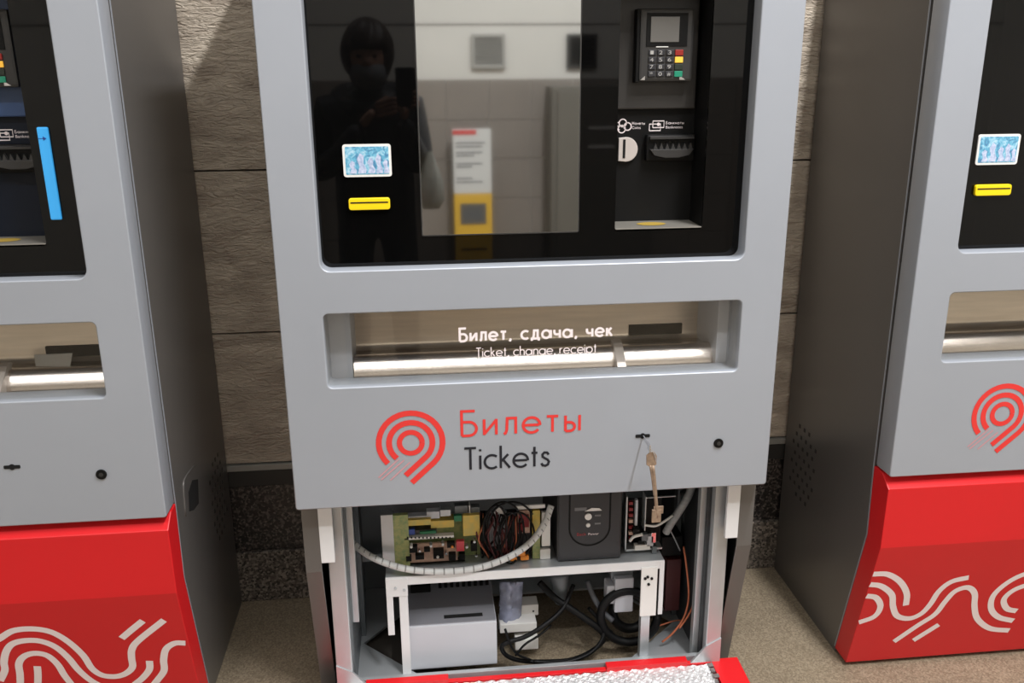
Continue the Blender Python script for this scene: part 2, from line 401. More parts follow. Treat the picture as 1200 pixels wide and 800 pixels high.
def vent(x0, x1, z0, z1, m, label, fm):
    v = thing('wall_vent', label, 'vent', ((x0 + x1) / 2, OY, z0))
    h = (x1 - x0) / 2; H = z1 - z0
    plate('vent_frame', fm, v, [rrect(-h, h, 0, H, 0.004, 1), rrect(-h + 0.022, h - 0.022, 0.022, H - 0.022, 0.002, 1)][::1], -0.014 + 0.014, 0.028)
    B('vent_backing', m, v, -h + 0.01, h - 0.01, 0.0, 0.004, 0.01, H - 0.01)
    k = 0.03
    while k < H - 0.03:
        MB().prism([(0.006, k), (0.022, k - 0.008), (0.022, k - 0.005), (0.006, k + 0.004)], -h + 0.02, h - 0.02).build('slat', fm, v); k += 0.02
VENTG = mat('grey_vent_metal', (172, 170, 164), 0.5); VENTD = mat('dark_vent_metal', (48, 46, 44), 0.5)
vent(0.172, 0.402, 1.429, 1.652, VENTG, 'light grey louvred wall vent reflected in the switched-off display', VENTG)
vent(0.827, 1.039, 1.425, 1.650, DARKH, 'dark square wall vent reflected at the right edge of the display', VENTD)

# information post against the opposite wall (seen reflected in the display)
YPOST = mat('yellow_post_paint', (236, 190, 70), 0.5); POSTW = mat('white_notice_panel', (225, 225, 222), 0.5); TXT = mat('grey_notice_text', (96, 98, 100), 0.6)
ks = thing('information_post', 'white and yellow information post reflected in the switched-off display', 'post', (0.154, OY + 0.16, 0))
B('lower_body', YPOST, ks, -0.131, 0.131, -0.06, 0.0, 0, 0.6, 0.004)
B('upper_body', POSTW, ks, -0.131, 0.131, -0.06, 0.0, 0.6, 1.035, 0.004)
B('screen', TXT, ks, -0.09, 0.09, 0.0, 0.004, 0.386, 0.531, 0.001)
B('red_header', RED_P, ks, -0.131, 0.03, 0.0, 0.003, 1.0, 1.03)
for i, (a, b) in enumerate(((0.94, 0.11), (0.915, 0.1), (0.875, 0.1), (0.855, 0.07), (0.80, 0.1), (0.78, 0.06), (0.70, 0.06), (0.675, 0.1))):
    B('printed_line', TXT, ks, -0.11, -0.11 + 2 * b * 0.9, 0.0, 0.002, a, a + 0.008)
B('slot', DARKH, ks, -0.09, 0.09, 0.0, 0.002, 0.2, 0.215)
B('slot', DARKH, ks, -0.09, 0.09, 0.0, 0.002, 0.1, 0.115)

cb = thing('wall_cabinet', 'tall taupe cabinet on the far wall, reflected right of the display edge', 'cabinet', (1.045, -4.44, 0))
CABM = mat('taupe_cabinet_paint', (112, 108, 100), 0.5, var=0.03)
B('housing', CABM, cb, -0.36, 0.36, -0.155, 0.12, 0.0, 1.31, 0.004)
B('door', CABM, cb, -0.32, 0.32, 0.12, 0.135, 0.03, 1.28, 0.002)
for z in (0.905, 1.03): B('handle', WPLAST, cb, -0.11, 0.07, 0.135, 0.145, z, z + 0.02, 0.002)

# ------------------------------------------------------------------ ticket machines
TOP = 1.80
KB = 0.038                                   # glass depth behind the panel face
PF = [(0.034, 0.552), (-0.002, 0.527), (0.0, 0.38), (0.088, 0.012)]   # red base, front profile (y, z)
k0 = Vector((0, 0.0, 0.38)); k1 = Vector((0, 0.088, 0.012)); kd = (k1 - k0).normalized(); kn = Vector((0, -kd.z * -1, 0))
kn = Vector((1, 0, 0)).cross(kd).normalized()
if kn.y > 0: kn = -kn
def kick(x, s): p = k0 - kd * s + kn * 0.0007; return (x, p.y, p.z)

LW = dict(l1=[(0.114, -0.102), (0.124, -0.097), (0.155, -0.077), (0.194, -0.075), (0.229, -0.088), (0.256, -0.12), (0.277, -0.165), (0.286, -0.207), (0.303, -0.231), (0.329, -0.238), (0.352, -0.231), (0.37, -0.212), (0.374, -0.182), (0.38, -0.156), (0.398, -0.131), (0.461, -0.075)],
 l2=[(0.091, -0.226), (0.109, -0.194), (0.114, -0.168), (0.127, -0.136), (0.145, -0.115), (0.173, -0.108), (0.202, -0.113), (0.227, -0.133), (0.245, -0.168), (0.258, -0.21), (0.277, -0.247), (0.303, -0.275)],
 l3=[(0.125, -0.258), (0.136, -0.211), (0.142, -0.177), (0.157, -0.156), (0.18, -0.148), (0.204, -0.157), (0.219, -0.186), (0.225, -0.221), (0.234, -0.256)],
 l4=[(0.177, -0.188), (0.172, -0.215), (0.162, -0.255)], l5=[(0.365, -0.121), (0.392, -0.096), (0.418, -0.073)],
 l6=[(0.409, -0.196), (0.404, -0.223), (0.385, -0.249), (0.364, -0.268)],
 l7=[(0.493, -0.149), (0.471, -0.147), (0.45, -0.163), (0.439, -0.196), (0.434, -0.23), (0.415, -0.259), (0.392, -0.289)])
RW = dict(r1=[(-0.499, -0.079), (-0.463, -0.083), (-0.426, -0.11), (-0.4, -0.15), (-0.392, -0.19)],
 r2=[(-0.499, -0.112), (-0.47, -0.12), (-0.437, -0.15), (-0.424, -0.19), (-0.405, -0.224), (-0.372, -0.236), (-0.345, -0.222), (-0.33, -0.191), (-0.32, -0.15), (-0.297, -0.121), (-0.257, -0.111)],
 r3=[(-0.499, -0.149), (-0.474, -0.157), (-0.456, -0.187), (-0.463, -0.22), (-0.498, -0.237)],
 r4=[(-0.391, -0.314), (-0.344, -0.263), (-0.309, -0.228), (-0.295, -0.188), (-0.279, -0.154), (-0.250, -0.144), (-0.226, -0.166), (-0.213, -0.211), (-0.192, -0.255), (-0.149, -0.292), (-0.094, -0.305)],
 r5=[(-0.341, -0.315), (-0.315, -0.29), (-0.289, -0.265)],
 r6=[(-0.03, -0.12), (-0.075, -0.108), (-0.118, -0.113), (-0.153, -0.138), (-0.175, -0.178), (-0.167, -0.222), (-0.138, -0.254), (-0.094, -0.271)],
 r7=[(-0.03, -0.16), (-0.068, -0.147), (-0.105, -0.152), (-0.132, -0.168), (-0.143, -0.195), (-0.125, -0.226), (-0.096, -0.237)])
LW_FULL = [[(x - 0.62, s) for x, s in v if x - 0.62 > -0.49] for v in LW.values()]

def emblem(parent, cx, cz):
    """red concentric rings that run out into two slanting tails, like a numeral nine"""
    y = -0.0008; u = 0.00172
    def arc(r, a0, a1, n=26): return [(cx + r * math.cos(math.radians(a0 + (a1 - a0) * k / n)), cz + r * math.sin(math.radians(a0 + (a1 - a0) * k / n))) for k in range(n + 1)]
    e = bpy.data.objects.new('emblem', None); COL.objects.link(e); e.parent = parent
    fn = lambda x, z: (x, y, z)
    MB().ribbon(arc(13.4 * u, 0, 360, 36), 6.2 * u, fn, 1).build('ring', RED_P, e)
    for r, tail in ((25.6, 36), (37.6, 38)):
        p = arc(r * u, 222 if r > 30 else 228, -45)
        p.append((p[-1][0] - tail * 0.72 * u, p[-1][1] - tail * 0.66 * u))
        MB().ribbon(p, 6.8 * u, fn, 1).build('ring_with_tail', RED_P, e)
    for a, b in (((-9, -22), (-37, -46)), ((-2, -25), (-26, -47)), ((-15, -20), (-40, -43))):
        MB().ribbon([(cx + a[0] * u, cz + a[1] * u), (cx + b[0] * u, cz + b[1] * u)], 1.6 * u, fn, 1).build('thin_line', PINK_P, e)

FIGM = mat('pale_lilac_figure', (216, 220, 240), 0.4, c2=(150, 170, 205), vscale=180)
NAVY = mat('navy_recess_back', (20, 26, 38), 0.5, spec=0.25)
def machine(name, label, cx, is_open, waves, blue=False, card_dx=0.0):
    M = thing(name, label, 'ticket machine', (cx, 0, 0), 'row of grey ticket machines')
    # --- upper front panel with its two openings
    GZ0, GZ1, GX = 1.0525, 1.70, 0.4155
    TZ0, TZ1, TX = 0.8174, 0.9687, 0.4175
    plate('front_panel', GREY, M, [rrect(-0.5, 0.5, 0.555, TOP, 0.006, 3), rrect(-GX, GX, GZ0, GZ1, 0.018, 5), rrect(-TX, TX, TZ0, TZ1, 0.01, 4)], 0.0, 0.06, 0.0022)
    # --- hollow body
    side = [(0.07, TOP - 0.004), (0.07, 0.55), (0.064, 0.38), (0.15, 0.0), (0.546, 0.0), (0.546, TOP - 0.004)]
    for s in (-1, 1):
        x = s * 0.496
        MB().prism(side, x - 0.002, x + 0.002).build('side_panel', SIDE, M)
    B('back_panel', ZINCD, M, -0.494, 0.494, 0.54, 0.546, 0.0, TOP - 0.004)
    B('top_panel', GREY, M, -0.498, 0.498, 0.062, 0.546, TOP - 0.01, TOP - 0.002)
    B('inner_shelf', ZINCD, M, -0.49, 0.49, 0.062, 0.538, 0.556, 0.562)
    # perforated ventilation holes low on each side
    for s in (-1, 1):
        mb = MB(); x = s * 0.4985
        for i in range(5):
            for j in range(8):
                if (i in (0, 4)) and (j in (0, 7)): continue
                yy = 0.36 + i * 0.03 + (j % 2) * 0.015; zz = 0.29 + j * 0.028
                mb.box(x - 0.0006, x + 0.0006, yy - 0.0045, yy + 0.0045, zz - 0.005, zz + 0.005)
        hm = bpy.data.materials.get('vent_hole_dark') or mat('vent_hole_dark', (50, 49, 48), 0.6)
        mb.build('vent_perforation', hm, M, kind='stuff')
        ed = [(0.0705, TOP - 0.01), (0.0705, 0.553), (0.0645, 0.38), (0.1505, 0.014), (0.1535, 0.014), (0.0675, 0.38), (0.0735, 0.553), (0.0735, TOP - 0.01)]
        MB().prism(ed, min(s * 0.4975, s * 0.4995), max(s * 0.4975, s * 0.4995)).build('edge_strip', GREY, M)
    # flush louvre pull on the right-hand side
    x = 0.4985
    MB().add([(x, 0.162, 0.484), (x, 0.175, 0.525), (x, 0.215, 0.535), (x, 0.262, 0.515), (x, 0.245, 0.462), (x, 0.20, 0.468)], [(0, 1, 2, 3, 4, 5)]).build('handle_recess', DARKH, M)
    MB().tube([(x, 0.132, 0.488), (x, 0.140, 0.55), (x, 0.165, 0.566), (x, 0.25, 0.557)], 0.002, 6, 3).build('handle_rim', SIDE, M)
    # --- black glass with display and payment recess
    RX0, RX1, RZ0, RZ1 = 0.160, 0.338, 1.112, 1.56
    plate('black_glass', BGLASS, M, [rrect(-GX - 0.006, GX + 0.006, GZ0 - 0.006, GZ1 + 0.006, 0.02, 4), rrect(RX0, RX1, RZ0, RZ1, 0.003, 2)], KB, KB + 0.006)
    B('display', SCREEN, M, -0.2195, 0.0855, KB - 0.0012, KB, 1.111, 1.655, 0.0004, 'grey mirror-like switched-off display')
    bezel = MB()
    bezel.box(0.0855, 0.0875, KB - 0.0014, KB, 1.109, 1.657).box(-0.2215, -0.2195, KB - 0.0014, KB, 1.109, 1.657).box(-0.2215, 0.0875, KB - 0.0014, KB, 1.109, 1.111)
    bezel.build('display_bezel', DPLAST, M)
    # recess box
    rp = BLUEPL if blue else RPLATE
    RB = 0.125
    B('recess_wall', BPLAST, M, RX0 - 0.004, RX0, KB + 0.006, RB, RZ0 - 0.004, RZ1)
    B('recess_wall', BPLAST, M, RX1, RX1 + 0.004, KB + 0.006, RB, RZ0 - 0.004, RZ1)
    B('recess_wall', BPLAST, M, RX0, RX1, KB + 0.006, RB, RZ1 - 0.004, RZ1)
    B('recess_back', NAVY if blue else BPLAST, M, RX0 - 0.004, RX1 + 0.004, RB, RB + 0.004, RZ0 - 0.004, RZ1)
    B('payment_plate', rp, M, RX0 + 0.002, RX1 - 0.004, RB - 0.012, RB, 1.34, RZ1 - 0.012, 0.003, 'dark grey plate that carries the card terminal' if not blue else 'dark blue plate that carries the card terminal')
    sh = B('recess_shelf', mat('shelf_steel', (128, 124, 116), 0.4, 0.2) if 'shelf_steel' not in bpy.data.materials else bpy.data.materials['shelf_steel'], M, RX0 + 0.001, RX1 - 0.001, KB, RB, RZ0 - 0.004, RZ0 + 0.002, 0.001)
    MB().add([(0.245 + 0.03 * math.cos(a * math.pi / 8), 0.082 + 0.02 * math.sin(a * math.pi / 8), RZ0 + 0.0028) for a in range(16)], [tuple(range(16))]).build('yellow_reader_mark', mat('ochre_mark', (168, 140, 60), 0.5) if 'ochre_mark' not in bpy.data.materials else bpy.data.materials['ochre_mark'], sh)
    # card terminal
    tz = 0.0
    T = B('card_terminal', DPLAST, M, 0.210, 0.316, 0.085, RB - 0.012, 1.393, 1.527, 0.005)
    B('terminal_shadow_strip', BPLAST, T, 0.204, 0.211, 0.088, RB - 0.012, 1.391, 1.527, 0.002)  # black strip stands in for the shadow at the terminal's left
    B('terminal_bezel', BPLAST, T, 0.222, 0.303, 0.0835, 0.0852, 1.458, 1.519, 0.0006)
    B('terminal_screen', LCDG, T, 0.230, 0.286, 0.0822, 0.0836, 1.466, 1.512, 0.0004, 'small grey terminal display')
    B('terminal_badge', WPLAST, T, 0.242, 0.266, 0.0836, 0.0852, 1.4565, 1.4605)
    keys = '123456789*0#'; KEYT = bpy.data.materials.get('key_print') or mat('key_print', (170, 168, 164), 0.5)
    KEYM = bpy.data.materials.get('key_rubber') or mat('key_rubber', (40, 40, 44), 0.5)
    CK = [bpy.data.materials.get('key_red') or mat('key_red', (150, 36, 28), 0.4), bpy.data.materials.get('key_amber') or mat('key_amber', (245, 190, 70), 0.4, emit=(245, 180, 60), es=0.3),
          bpy.data.materials.get('key_dark') or mat('key_dark', (34, 44, 34), 0.5), bpy.data.materials.get('key_green') or mat('key_green', (30, 135, 105), 0.4)]
    for r in range(4):
        for c_ in range(4):
            x0 = 0.2275 + c_ * 0.0175; z1 = 1.452 - r * 0.0132
            if c_ < 3:
                kk = B('key', KEYM, T, x0, x0 + 0.0145, 0.082, 0.0852, z1 - 0.010, z1, 0.001)
                text('key_number', keys[r * 3 + c_], KEYT, kk, x0 + 0.003, x0 + 0.0095, z1 - 0.0085, 0.0068, 0.0816)
            else:
                B('key', CK[r], T, x0, x0 + 0.016, 0.082, 0.0852, z1 - 0.011, z1, 0.001, ['red cancel key', 'amber clear key', 'dark key', 'green enter key'][r])
    MB().add([(0.213, 0.0845, 1.396), (0.222, 0.0845, 1.396), (0.222, 0.0845, 1.404)], [(0, 1, 2)]).build('corner_clip', CHROME, T)
    MB().add([(0.303, 0.0845, 1.396), (0.291, 0.0845, 1.396), (0.291, 0.0845, 1.404)], [(0, 1, 2)]).build('corner_clip', CHROME, T)
    # pictograms and captions
    yb = RB - 0.0006
    ic = MB()
    for px, pz in ((0.190, 1.313), (0.200, 1.306), (0.188, 1.301)):
        n = 14
        ic.ribbon([(px + 0.0075 * math.cos(2 * math.pi * k / n), pz + 0.0075 * math.sin(2 * math.pi * k / n)) for k in range(n + 1)], 0.0024, lambda x, z: (x, yb, z), 1)
    for z in (1.314, 1.307, 1.300): ic.box(0.1765, 0.184, yb - 0.0002, yb, z - 0.001, z + 0.001)
    ic.build('coin_pictogram', WHITE_P, M)
    text('caption', 'Монеты', WHITE_P, M, 0.209, 0.235, 1.3095, 0.0052, yb, 0.01)
    text('caption', 'Coins', WHITE_P, M, 0.209, 0.227, 1.301, 0.0052, yb, 0.01)
    ic = MB()
    for a, b, c_, d in ((0.245, 0.268, 1.297, 1.310), (0.252, 0.275, 1.303, 1.316)):
        ic.ribbon([(a, c_), (b, c_), (b, d), (a, d), (a, c_)], 0.0022, lambda x, z: (x, yb, z), 1)
    ic.cyly(0.2635, 1.3095, 0.0035, yb - 0.0004, yb, 10)
    ic.build('banknote_pictogram', WHITE_P, M)
    text('caption', 'Банкноты', WHITE_P, M, 0.279, 0.316, 1.3095, 0.0052, yb, 0.01)
    text('caption', 'Banknotes', WHITE_P, M, 0.279, 0.314, 1.301, 0.0052, yb, 0.01)
    # coin slot, D-shaped
    pts = [(0.181, 1.238), (0.181, 1.284)] + [(0.197 + 0.024 * math.sin(math.radians(a)), 1.261 + 0.0245 * math.cos(math.radians(a))) for a in range(0, 181, 15)]
    cs = MB().prismy(pts, RB - 0.008, RB).build('coin_slot', mat('satin_metal', (205, 196, 190), 0.35, 0.2) if 'satin_metal' not in bpy.data.materials else bpy.data.materials['satin_metal'], M, 0.0015)
    B('slot_opening', DARKH, cs, 0.190, 0.195, RB - 0.0088, RB - 0.007, 1.244, 1.281)
    # banknote acceptor with toothed jaw
    ba = B('banknote_acceptor', BPLAST, M, 0.236, 0.336, RB - 0.02, RB, 1.238, 1.290, 0.004)
    MB().prism([(RB - 0.028, 1.286), (RB - 0.02, 1.288), (RB - 0.02, 1.282), (RB - 0.028, 1.282)], 0.241, 0.331).build('upper_lip', DPLAST, ba)
    jaw = [(0.241, 1.262), (0.331, 1.262), (0.322, 1.25), (0.30, 1.245), (0.272, 1.245), (0.25, 1.25)]
    MB().prismy(jaw, RB - 0.030, RB - 0.018).build('lower_jaw', DPLAST, ba, 0.001)
    tm = MB()
    for k in range(7): tm.prismy([(0.248 + k * 0.012, 1.262), (0.257 + k * 0.012, 1.262), (0.252 + k * 0.012, 1.274)], RB - 0.028, RB - 0.02)
    tm.build('teeth', DPLAST, ba)
    # contactless card pad with printed picture, yellow slot
    dx = card_dx
    cp = plate('card_reader_pad', WPLAST, M, [rrect(-0.3635 + dx, -0.2735 + dx, 1.2255, 1.286, 0.005, 4)], KB - 0.003, KB)
    cp['label'] = 'card reader pad with pale blue picture and white border'
    plate('picture', PICT, cp, [rrect(-0.3590 + dx, -0.2780 + dx, 1.230, 1.2815, 0.002, 2)], KB - 0.0034, KB - 0.003)
    for k, (fx, fw, fh) in enumerate(((-0.352, 0.013, 0.024), (-0.337, 0.016, 0.038), (-0.318, 0.014, 0.030), (-0.303, 0.013, 0.036), (-0.289, 0.011, 0.026))):
        a_ = fx + dx; zb = 1.232; yy = KB - 0.00365 - k * 0.00005
        MB().add([(a_, yy, zb), (a_ + fw * .25, yy, zb + fh * .35), (a_ - fw * .05, yy, zb + fh * .7), (a_ + fw * .35, yy, zb + fh), (a_ + fw * .8, yy, zb + fh * .85), (a_ + fw * .7, yy, zb + fh * .5), (a_ + fw * 1.05, yy, zb + fh * .2), (a_ + fw * .95, yy, zb)], [(0, 1, 7), (1, 2, 3, 5), (3, 4, 5), (1, 5, 6, 7)]).build('pale_figure', FIGM, cp)
    ys = plate('ticket_slot', YELLOW, M, [rrect(-0.3575 + dx, -0.2795 + dx, 1.1635, 1.186, 0.005, 4)], KB - 0.008, KB, 0.0012)
    B('slot_opening', DARKH, ys, -0.354 + dx, -0.283 + dx, KB - 0.0086, KB - 0.0078, 1.1765, 1.1790)
    if blue:
        B('blue_edge_strip', LIGHTBLUE, M, 0.3545, 0.3745, KB - 0.006, KB, 1.158, 1.325, 0.003, 'lit light-blue strip beside the payment recess')
        ar = MB().box(0.355, 0.366, KB - 0.0066, KB - 0.006, 1.3045, 1.3055)
        ar.add([(0.364, KB - 0.0066, 1.309), (0.364, KB - 0.0066, 1.301), (0.370, KB - 0.0066, 1.305)], [(0, 1, 2)]).build('arrow_mark', BLUEC, M)
    # --- ticket tray niche
    N = bpy.data.objects.new('tray_niche', None); COL.objects.link(N); N.parent = M
    MB().sheet([(0.206, 0.985), (0.206, 0.846), (0.203, 0.836), (0.192, 0.832)], -0.395, 0.395, True).build('back_wall', STEELM, N)
    arc = [(0.118, 0.846), (0.109, 0.845), (0.1035, 0.8415), (0.0985, 0.8350), (0.0935, 0.8278), (0.0890, 0.8210), (0.0858, 0.8150), (0.0835, 0.808), (0.0825, 0.800)]
    MB().sheet([(0.194, 0.8325), (0.17, 0.833), (0.14, 0.841)] + arc + [(0.080, 0.79)], -0.372, 0.394, True).build('curved_tray', STEEL, N)
    MB().sheet([(0.066, 0.792), (0.03, 0.788), (0.012, 0.80), (0.006, 0.813)], -0.40, 0.40, True).build('front_lip', STEEL, N)
    B('niche_bottom', ZINCD, N, -0.43, 0.43, 0.06, 0.21, 0.776, 0.780)
    B('niche_roof', GREY, N, -0.43, 0.43, 0.061, 0.21, 0.984, 0.988)
    B('niche_wall', GREY, N, -0.421, -0.417, 0.058, 0.21, 0.78, 0.984)
    B('niche_wall', GREY, N, 0.417, 0.421, 0.058, 0.21, 0.78, 0.984)
    B('niche_end', GREYPL, N, 0.394, 0.418, 0.07, 0.206, 0.78, 0.984)
    B('niche_end', GREYPL, N, -0.418, -0.3735, 0.085, 0.206, 0.78, 0.984)
    MB().prism([(0.13, 0.857), (0.105, 0.856), (0.066, 0.825), (0.035, 0.793), (0.05, 0.79), (0.09, 0.79)], 0.178, 0.198).build('divider', bpy.data.materials['satin_metal'], N, 0.001)
    B('outlet_slot', DARKH, N, 0.236, 0.358, 0.200, 0.207, 0.842, 0.866, 0.001, 'dark receipt outlet slot')
    cov = B('clear_cover', PLEXI, N, -0.4165, 0.4165, 0.010, 0.013, 0.820, 0.9675)
    cov['label'] = 'clear acrylic cover of the tray'
    if is_open:
        text('caption', 'Билет, сдача, чек', WHITE_P, cov, -0.154, 0.153, 0.9015, 0.0262, 0.0094, 0.018, 'bold white lettering')
        text('caption', 'Ticket, change, receipt', WHITE_P, cov, -0.122, 0.122, 0.8675, 0.0185, 0.0094, -0.002, 'thin white lettering')
    else:
        text('caption', 'Билет, сдача, чек', WHITE_P, cov, -0.154, 0.153, 0.9015, 0.0262, 0.0094, 0.018)
    # --- emblem, words, locks on the panel
    emblem(M, -0.2595, 0.693)
    text('lettering', 'Билеты', RED_P, M, -0.155, 0.088, 0.7025, 0.0535, -0.0008, -0.012, 'red lettering')
    text('lettering', 'Tickets', BLACK_P, M, -0.151, 0.025, 0.6265, 0.048, -0.0008, -0.008, 'black lettering')
    lk = MB().cyly(0.387, 0.658, 0.0105, -0.003, 0.0, 24).build('round_lock', BPLAST, M, 0.001)
    MB().cyly(0.387, 0.658, 0.0042, -0.0042, -0.0028, 16).build('lock_pin', DPLAST, lk)
    ls = plate('lock_slot', DARKH, M, [rrect(0.207, 0.238, 0.6795, 0.6865, 0.002, 2)], -0.0012, 0.0)
    MB().cyly(0.2225, 0.683, 0.006, -0.0016, 0.0, 14).build('lock_core', DARKH, ls)
    # --- red base
    if not is_open:
        back = [(0.148, 0.012), (0.062, 0.38), (0.068, 0.552)]
        rb = MB().prism(PF + back, -0.5, 0.5).build('red_base_door', RED, M, 0.002)
        for p in waves:
            if len(p) > 1: MB().ribbon(p, 0.0152, kick).build('white_wave_stripe', WHITE_P, rb)
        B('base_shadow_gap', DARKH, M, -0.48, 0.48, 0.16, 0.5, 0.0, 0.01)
    return M

ML = machine('ticket_machine', 'closed ticket machine at left, blue payment plate and red base with white stripes', -1.2565, False, list(LW.values()) + LW_FULL[:0], True)
MC = machine('ticket_machine', 'middle ticket machine with its lower compartment open and wiring exposed', 0.0, True, [])
MR = machine('ticket_machine', 'closed ticket machine at right, red base with curling white stripes', 1.2807, False, list(RW.values()), False, -0.018)

# ------------------------------------------------------------------ open compartment of the middle machine (its fixed parts)
def prof_y(z):   # front plane of the base, 0.045 m behind the red door's face
    return 0.048 if z > 0.38 else 0.048 + (0.38 - z) * 0.088 / 0.368
INDARK = mat('darker_grey_sheet', (52, 54, 56), 0.5, 0.2, var=0.08)  # darker grey for the right inner wall only
for s in (-1, 1):
    a, b = s * 0.4975, s * 0.463
    pts = [(prof_y(0.552), 0.552), (prof_y(0.38), 0.38), (prof_y(0.012), 0.012)]
    MB().prism(pts + [(y + 0.005, z) for y, z in reversed(pts)], min(a, b), max(a, b)).build('side_flange', SIDE, MC, 0.001)
    B('hinge_tab', WPAINT, MC, s * 0.463, s * 0.434, 0.046, 0.056, 0.402, 0.553, 0.001, 'bright bare tab at the top of the door frame')
    B('frame_post', ZINC, MC, s * 0.452, s * 0.416, 0.075, 0.10, 0.035, 0.553, 0.002)
    gs = [(s * 0.452, 0.035), (s * 0.30, 0.035), (s * 0.375, 0.05), (s * 0.416, 0.10), (s * 0.452, 0.12)]
    MB().prismy(gs, 0.072, 0.078).build('corner_gusset', ZINC, MC)
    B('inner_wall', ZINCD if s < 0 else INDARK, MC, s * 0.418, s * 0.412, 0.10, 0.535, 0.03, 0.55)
    B('inner_rail', ZINC, MC, s * 0.412, s * 0.398, 0.12, 0.14, 0.20 if s < 0 else 0.035, 0.53, 0.001)
    B('inner_rail', ZINCD, MC, s * 0.412, s * 0.400, 0.30, 0.33, 0.035, 0.53, 0.001)
B('inner_rail', ZINC, MC, -0.43, -0.36, 0.47, 0.478, 0.15, 0.17)
plate('inner_back', ZINCD, MC, [rrect(-0.412, 0.412, 0.03, 0.55, 0.002, 1)], 0.52, 0.524)
# base tray with a six-sided opening through which the floor shows
def hplate(name, m, parent, outer, hole, z0, z1):
    cu = bpy.data.curves.new(name, 'CURVE'); cu.dimensions = '2D'; cu.fill_mode = 'BOTH'; cu.extrude = (z1 - z0) / 2
    for lp in (outer, hole):
        sp = cu.splines.new('POLY'); sp.points.add(len(lp) - 1); sp.use_cyclic_u = True
        for i, (x, y) in enumerate(lp): sp.points[i].co = (x, y, 0, 1)
    o = curve_mesh(cu, name, m, parent, 0)
    for v in o.data.vertices: v.co = (v.co.x, v.co.z, (z0 + z1) / 2 - v.co.y)
    return o
hplate('base_tray', ZINC, MC, [(-0.46, 0.10), (0.46, 0.10), (0.46, 0.535), (-0.46, 0.535)],
       [(-0.405, 0.27), (-0.26, 0.45), (0.26, 0.45), (0.395, 0.27), (0.25, 0.135), (-0.27, 0.135)], 0.03, 0.036)
B('front_sill', ZINC, MC, -0.455, 0.455, 0.092, 0.104, 0.02, 0.062, 0.001)
B('dark_sheet', mat('dark_brown_sheet', (62, 56, 50), 0.8), MC, -0.40, -0.20, 0.15, 0.44, 0.004, 0.008)  # dark brown sheet below the left part of the opening

# fold-down red door lying open toward the viewer
D = bpy.data.objects.new('open_base_door', None); COL.objects.link(D); D.parent = MC
D['label'] = 'red base door folded down with silver foil on its inner side'
D.location = (0, 0.083, 0.045); D.rotation_euler = (math.radians(3), 0, 0)
# local: +z inner face, -y away from the hinge
MB().prism([(0.0, -0.025), (-0.52, -0.025), (-0.52, -0.019), (0.0, -0.019)], -0.499, 0.499).build('door_skin', RED, D, 0.001)
for s in (-1, 1):
    B('door_rim', RED, D, s * 0.499, s * 0.432, -0.52, 0.0, -0.02, 0.012, 0.002)
B('door_rim', RED, D, -0.43, 0.43, -0.012, 0.0, -0.02, 0.012, 0.001)
B('door_rim', RED, D, -0.43, 0.43, -0.52, -0.50, -0.02, 0.012, 0.001)
for a, b in ((-0.388, -0.198), (0.176, 0.372)):
    B('hinge_plate', RED, D, a, b, -0.014, 0.006, 0.0, 0.021, 0.001)
g = MB(); nx, ny = 150, 80
for j in range(ny + 1):
    for i in range(nx + 1):
        z = 0.0085 + 0.0022 * math.sin(i * 1.7 + j * 0.9) * math.sin(j * 1.3 - i * 0.45) + random.uniform(-0.0009, 0.0009)
        g.v.append((-0.428 + 0.852 * i / nx + random.uniform(-.001, .001), -0.495 + 0.481 * j / ny, z))
for j in range(ny):
    for i in range(nx):
        q = j * (nx + 1) + i; g.f.append((q, q + 1, q + nx + 2, q + nx + 1)); g.sm.append(False)
g.build('foil_insulation', FOIL, D)
torn = MB()
for k in range(26):
    yy = -0.49 + k * 0.0185; torn.box(0.420, 0.426 + random.uniform(0, 0.012), yy, yy + 0.012, 0.010, 0.0125 + random.uniform(0, .002))
torn.build('torn_foil_edge', mat('torn_foil', (120, 112, 110), 0.5, 0.4, var=0.4, vscale=120), D)

# steel bench inside
BN = thing('equipment_bench', 'light grey sheet-metal bench inside the open compartment', 'shelf', (0, 0.14, 0.036))
z_ = 0.036
B('bench_top', ZINC, BN, -0.334, 0.324, 0.0, 0.30, 0.259, 0.264, 0.0008)
B('front_lip', WPAINT, BN, -0.334, 0.324, -0.004, 0.0, 0.243, 0.2645, 0.0008)
B('bracket', WPAINT, BN, -0.334, -0.284, -0.006, -0.002, 0.215, 0.262, 0.0008)
B('bracket_strip', WPAINT, BN, -0.334, -0.319, -0.005, 0.0, 0.112, 0.216, 0.0008)
B('leg', WPAINT, BN, -0.305, -0.285, -0.004, 0.016, 0.0, 0.216, 0.0008)
B('bracket', WPLAST, BN, 0.268, 0.307, -0.008, -0.002, 0.118, 0.25, 0.0008, 'bright white right-hand bracket plate')
B('bracket_strip', WPAINT, BN, 0.313, 0.324, -0.005, 0.0, 0.118, 0.262, 0.0008)
B('leg', ZINC, BN, 0.272, 0.294, -0.004, 0.016, 0.0, 0.12, 0.0008)
B('leg', ZINC, BN, -0.305, -0.285, 0.28, 0.30, 0.0, 0.26)
B('leg', ZINC, BN, 0.272, 0.294, 0.28, 0.30, 0.0, 0.26)
for k, (x, zz) in enumerate(((0.277, 0.222), (0.283, 0.226), (0.293, 0.221), (0.286, 0.206), (-0.312, 0.238), (-0.292, 0.232))):
    MB().cyly(x, zz, 0.0035, -0.0105 if x > 0 else -0.008, -0.004, 8).build('screw', BPLAST if x > 0 else ZINC, BN)

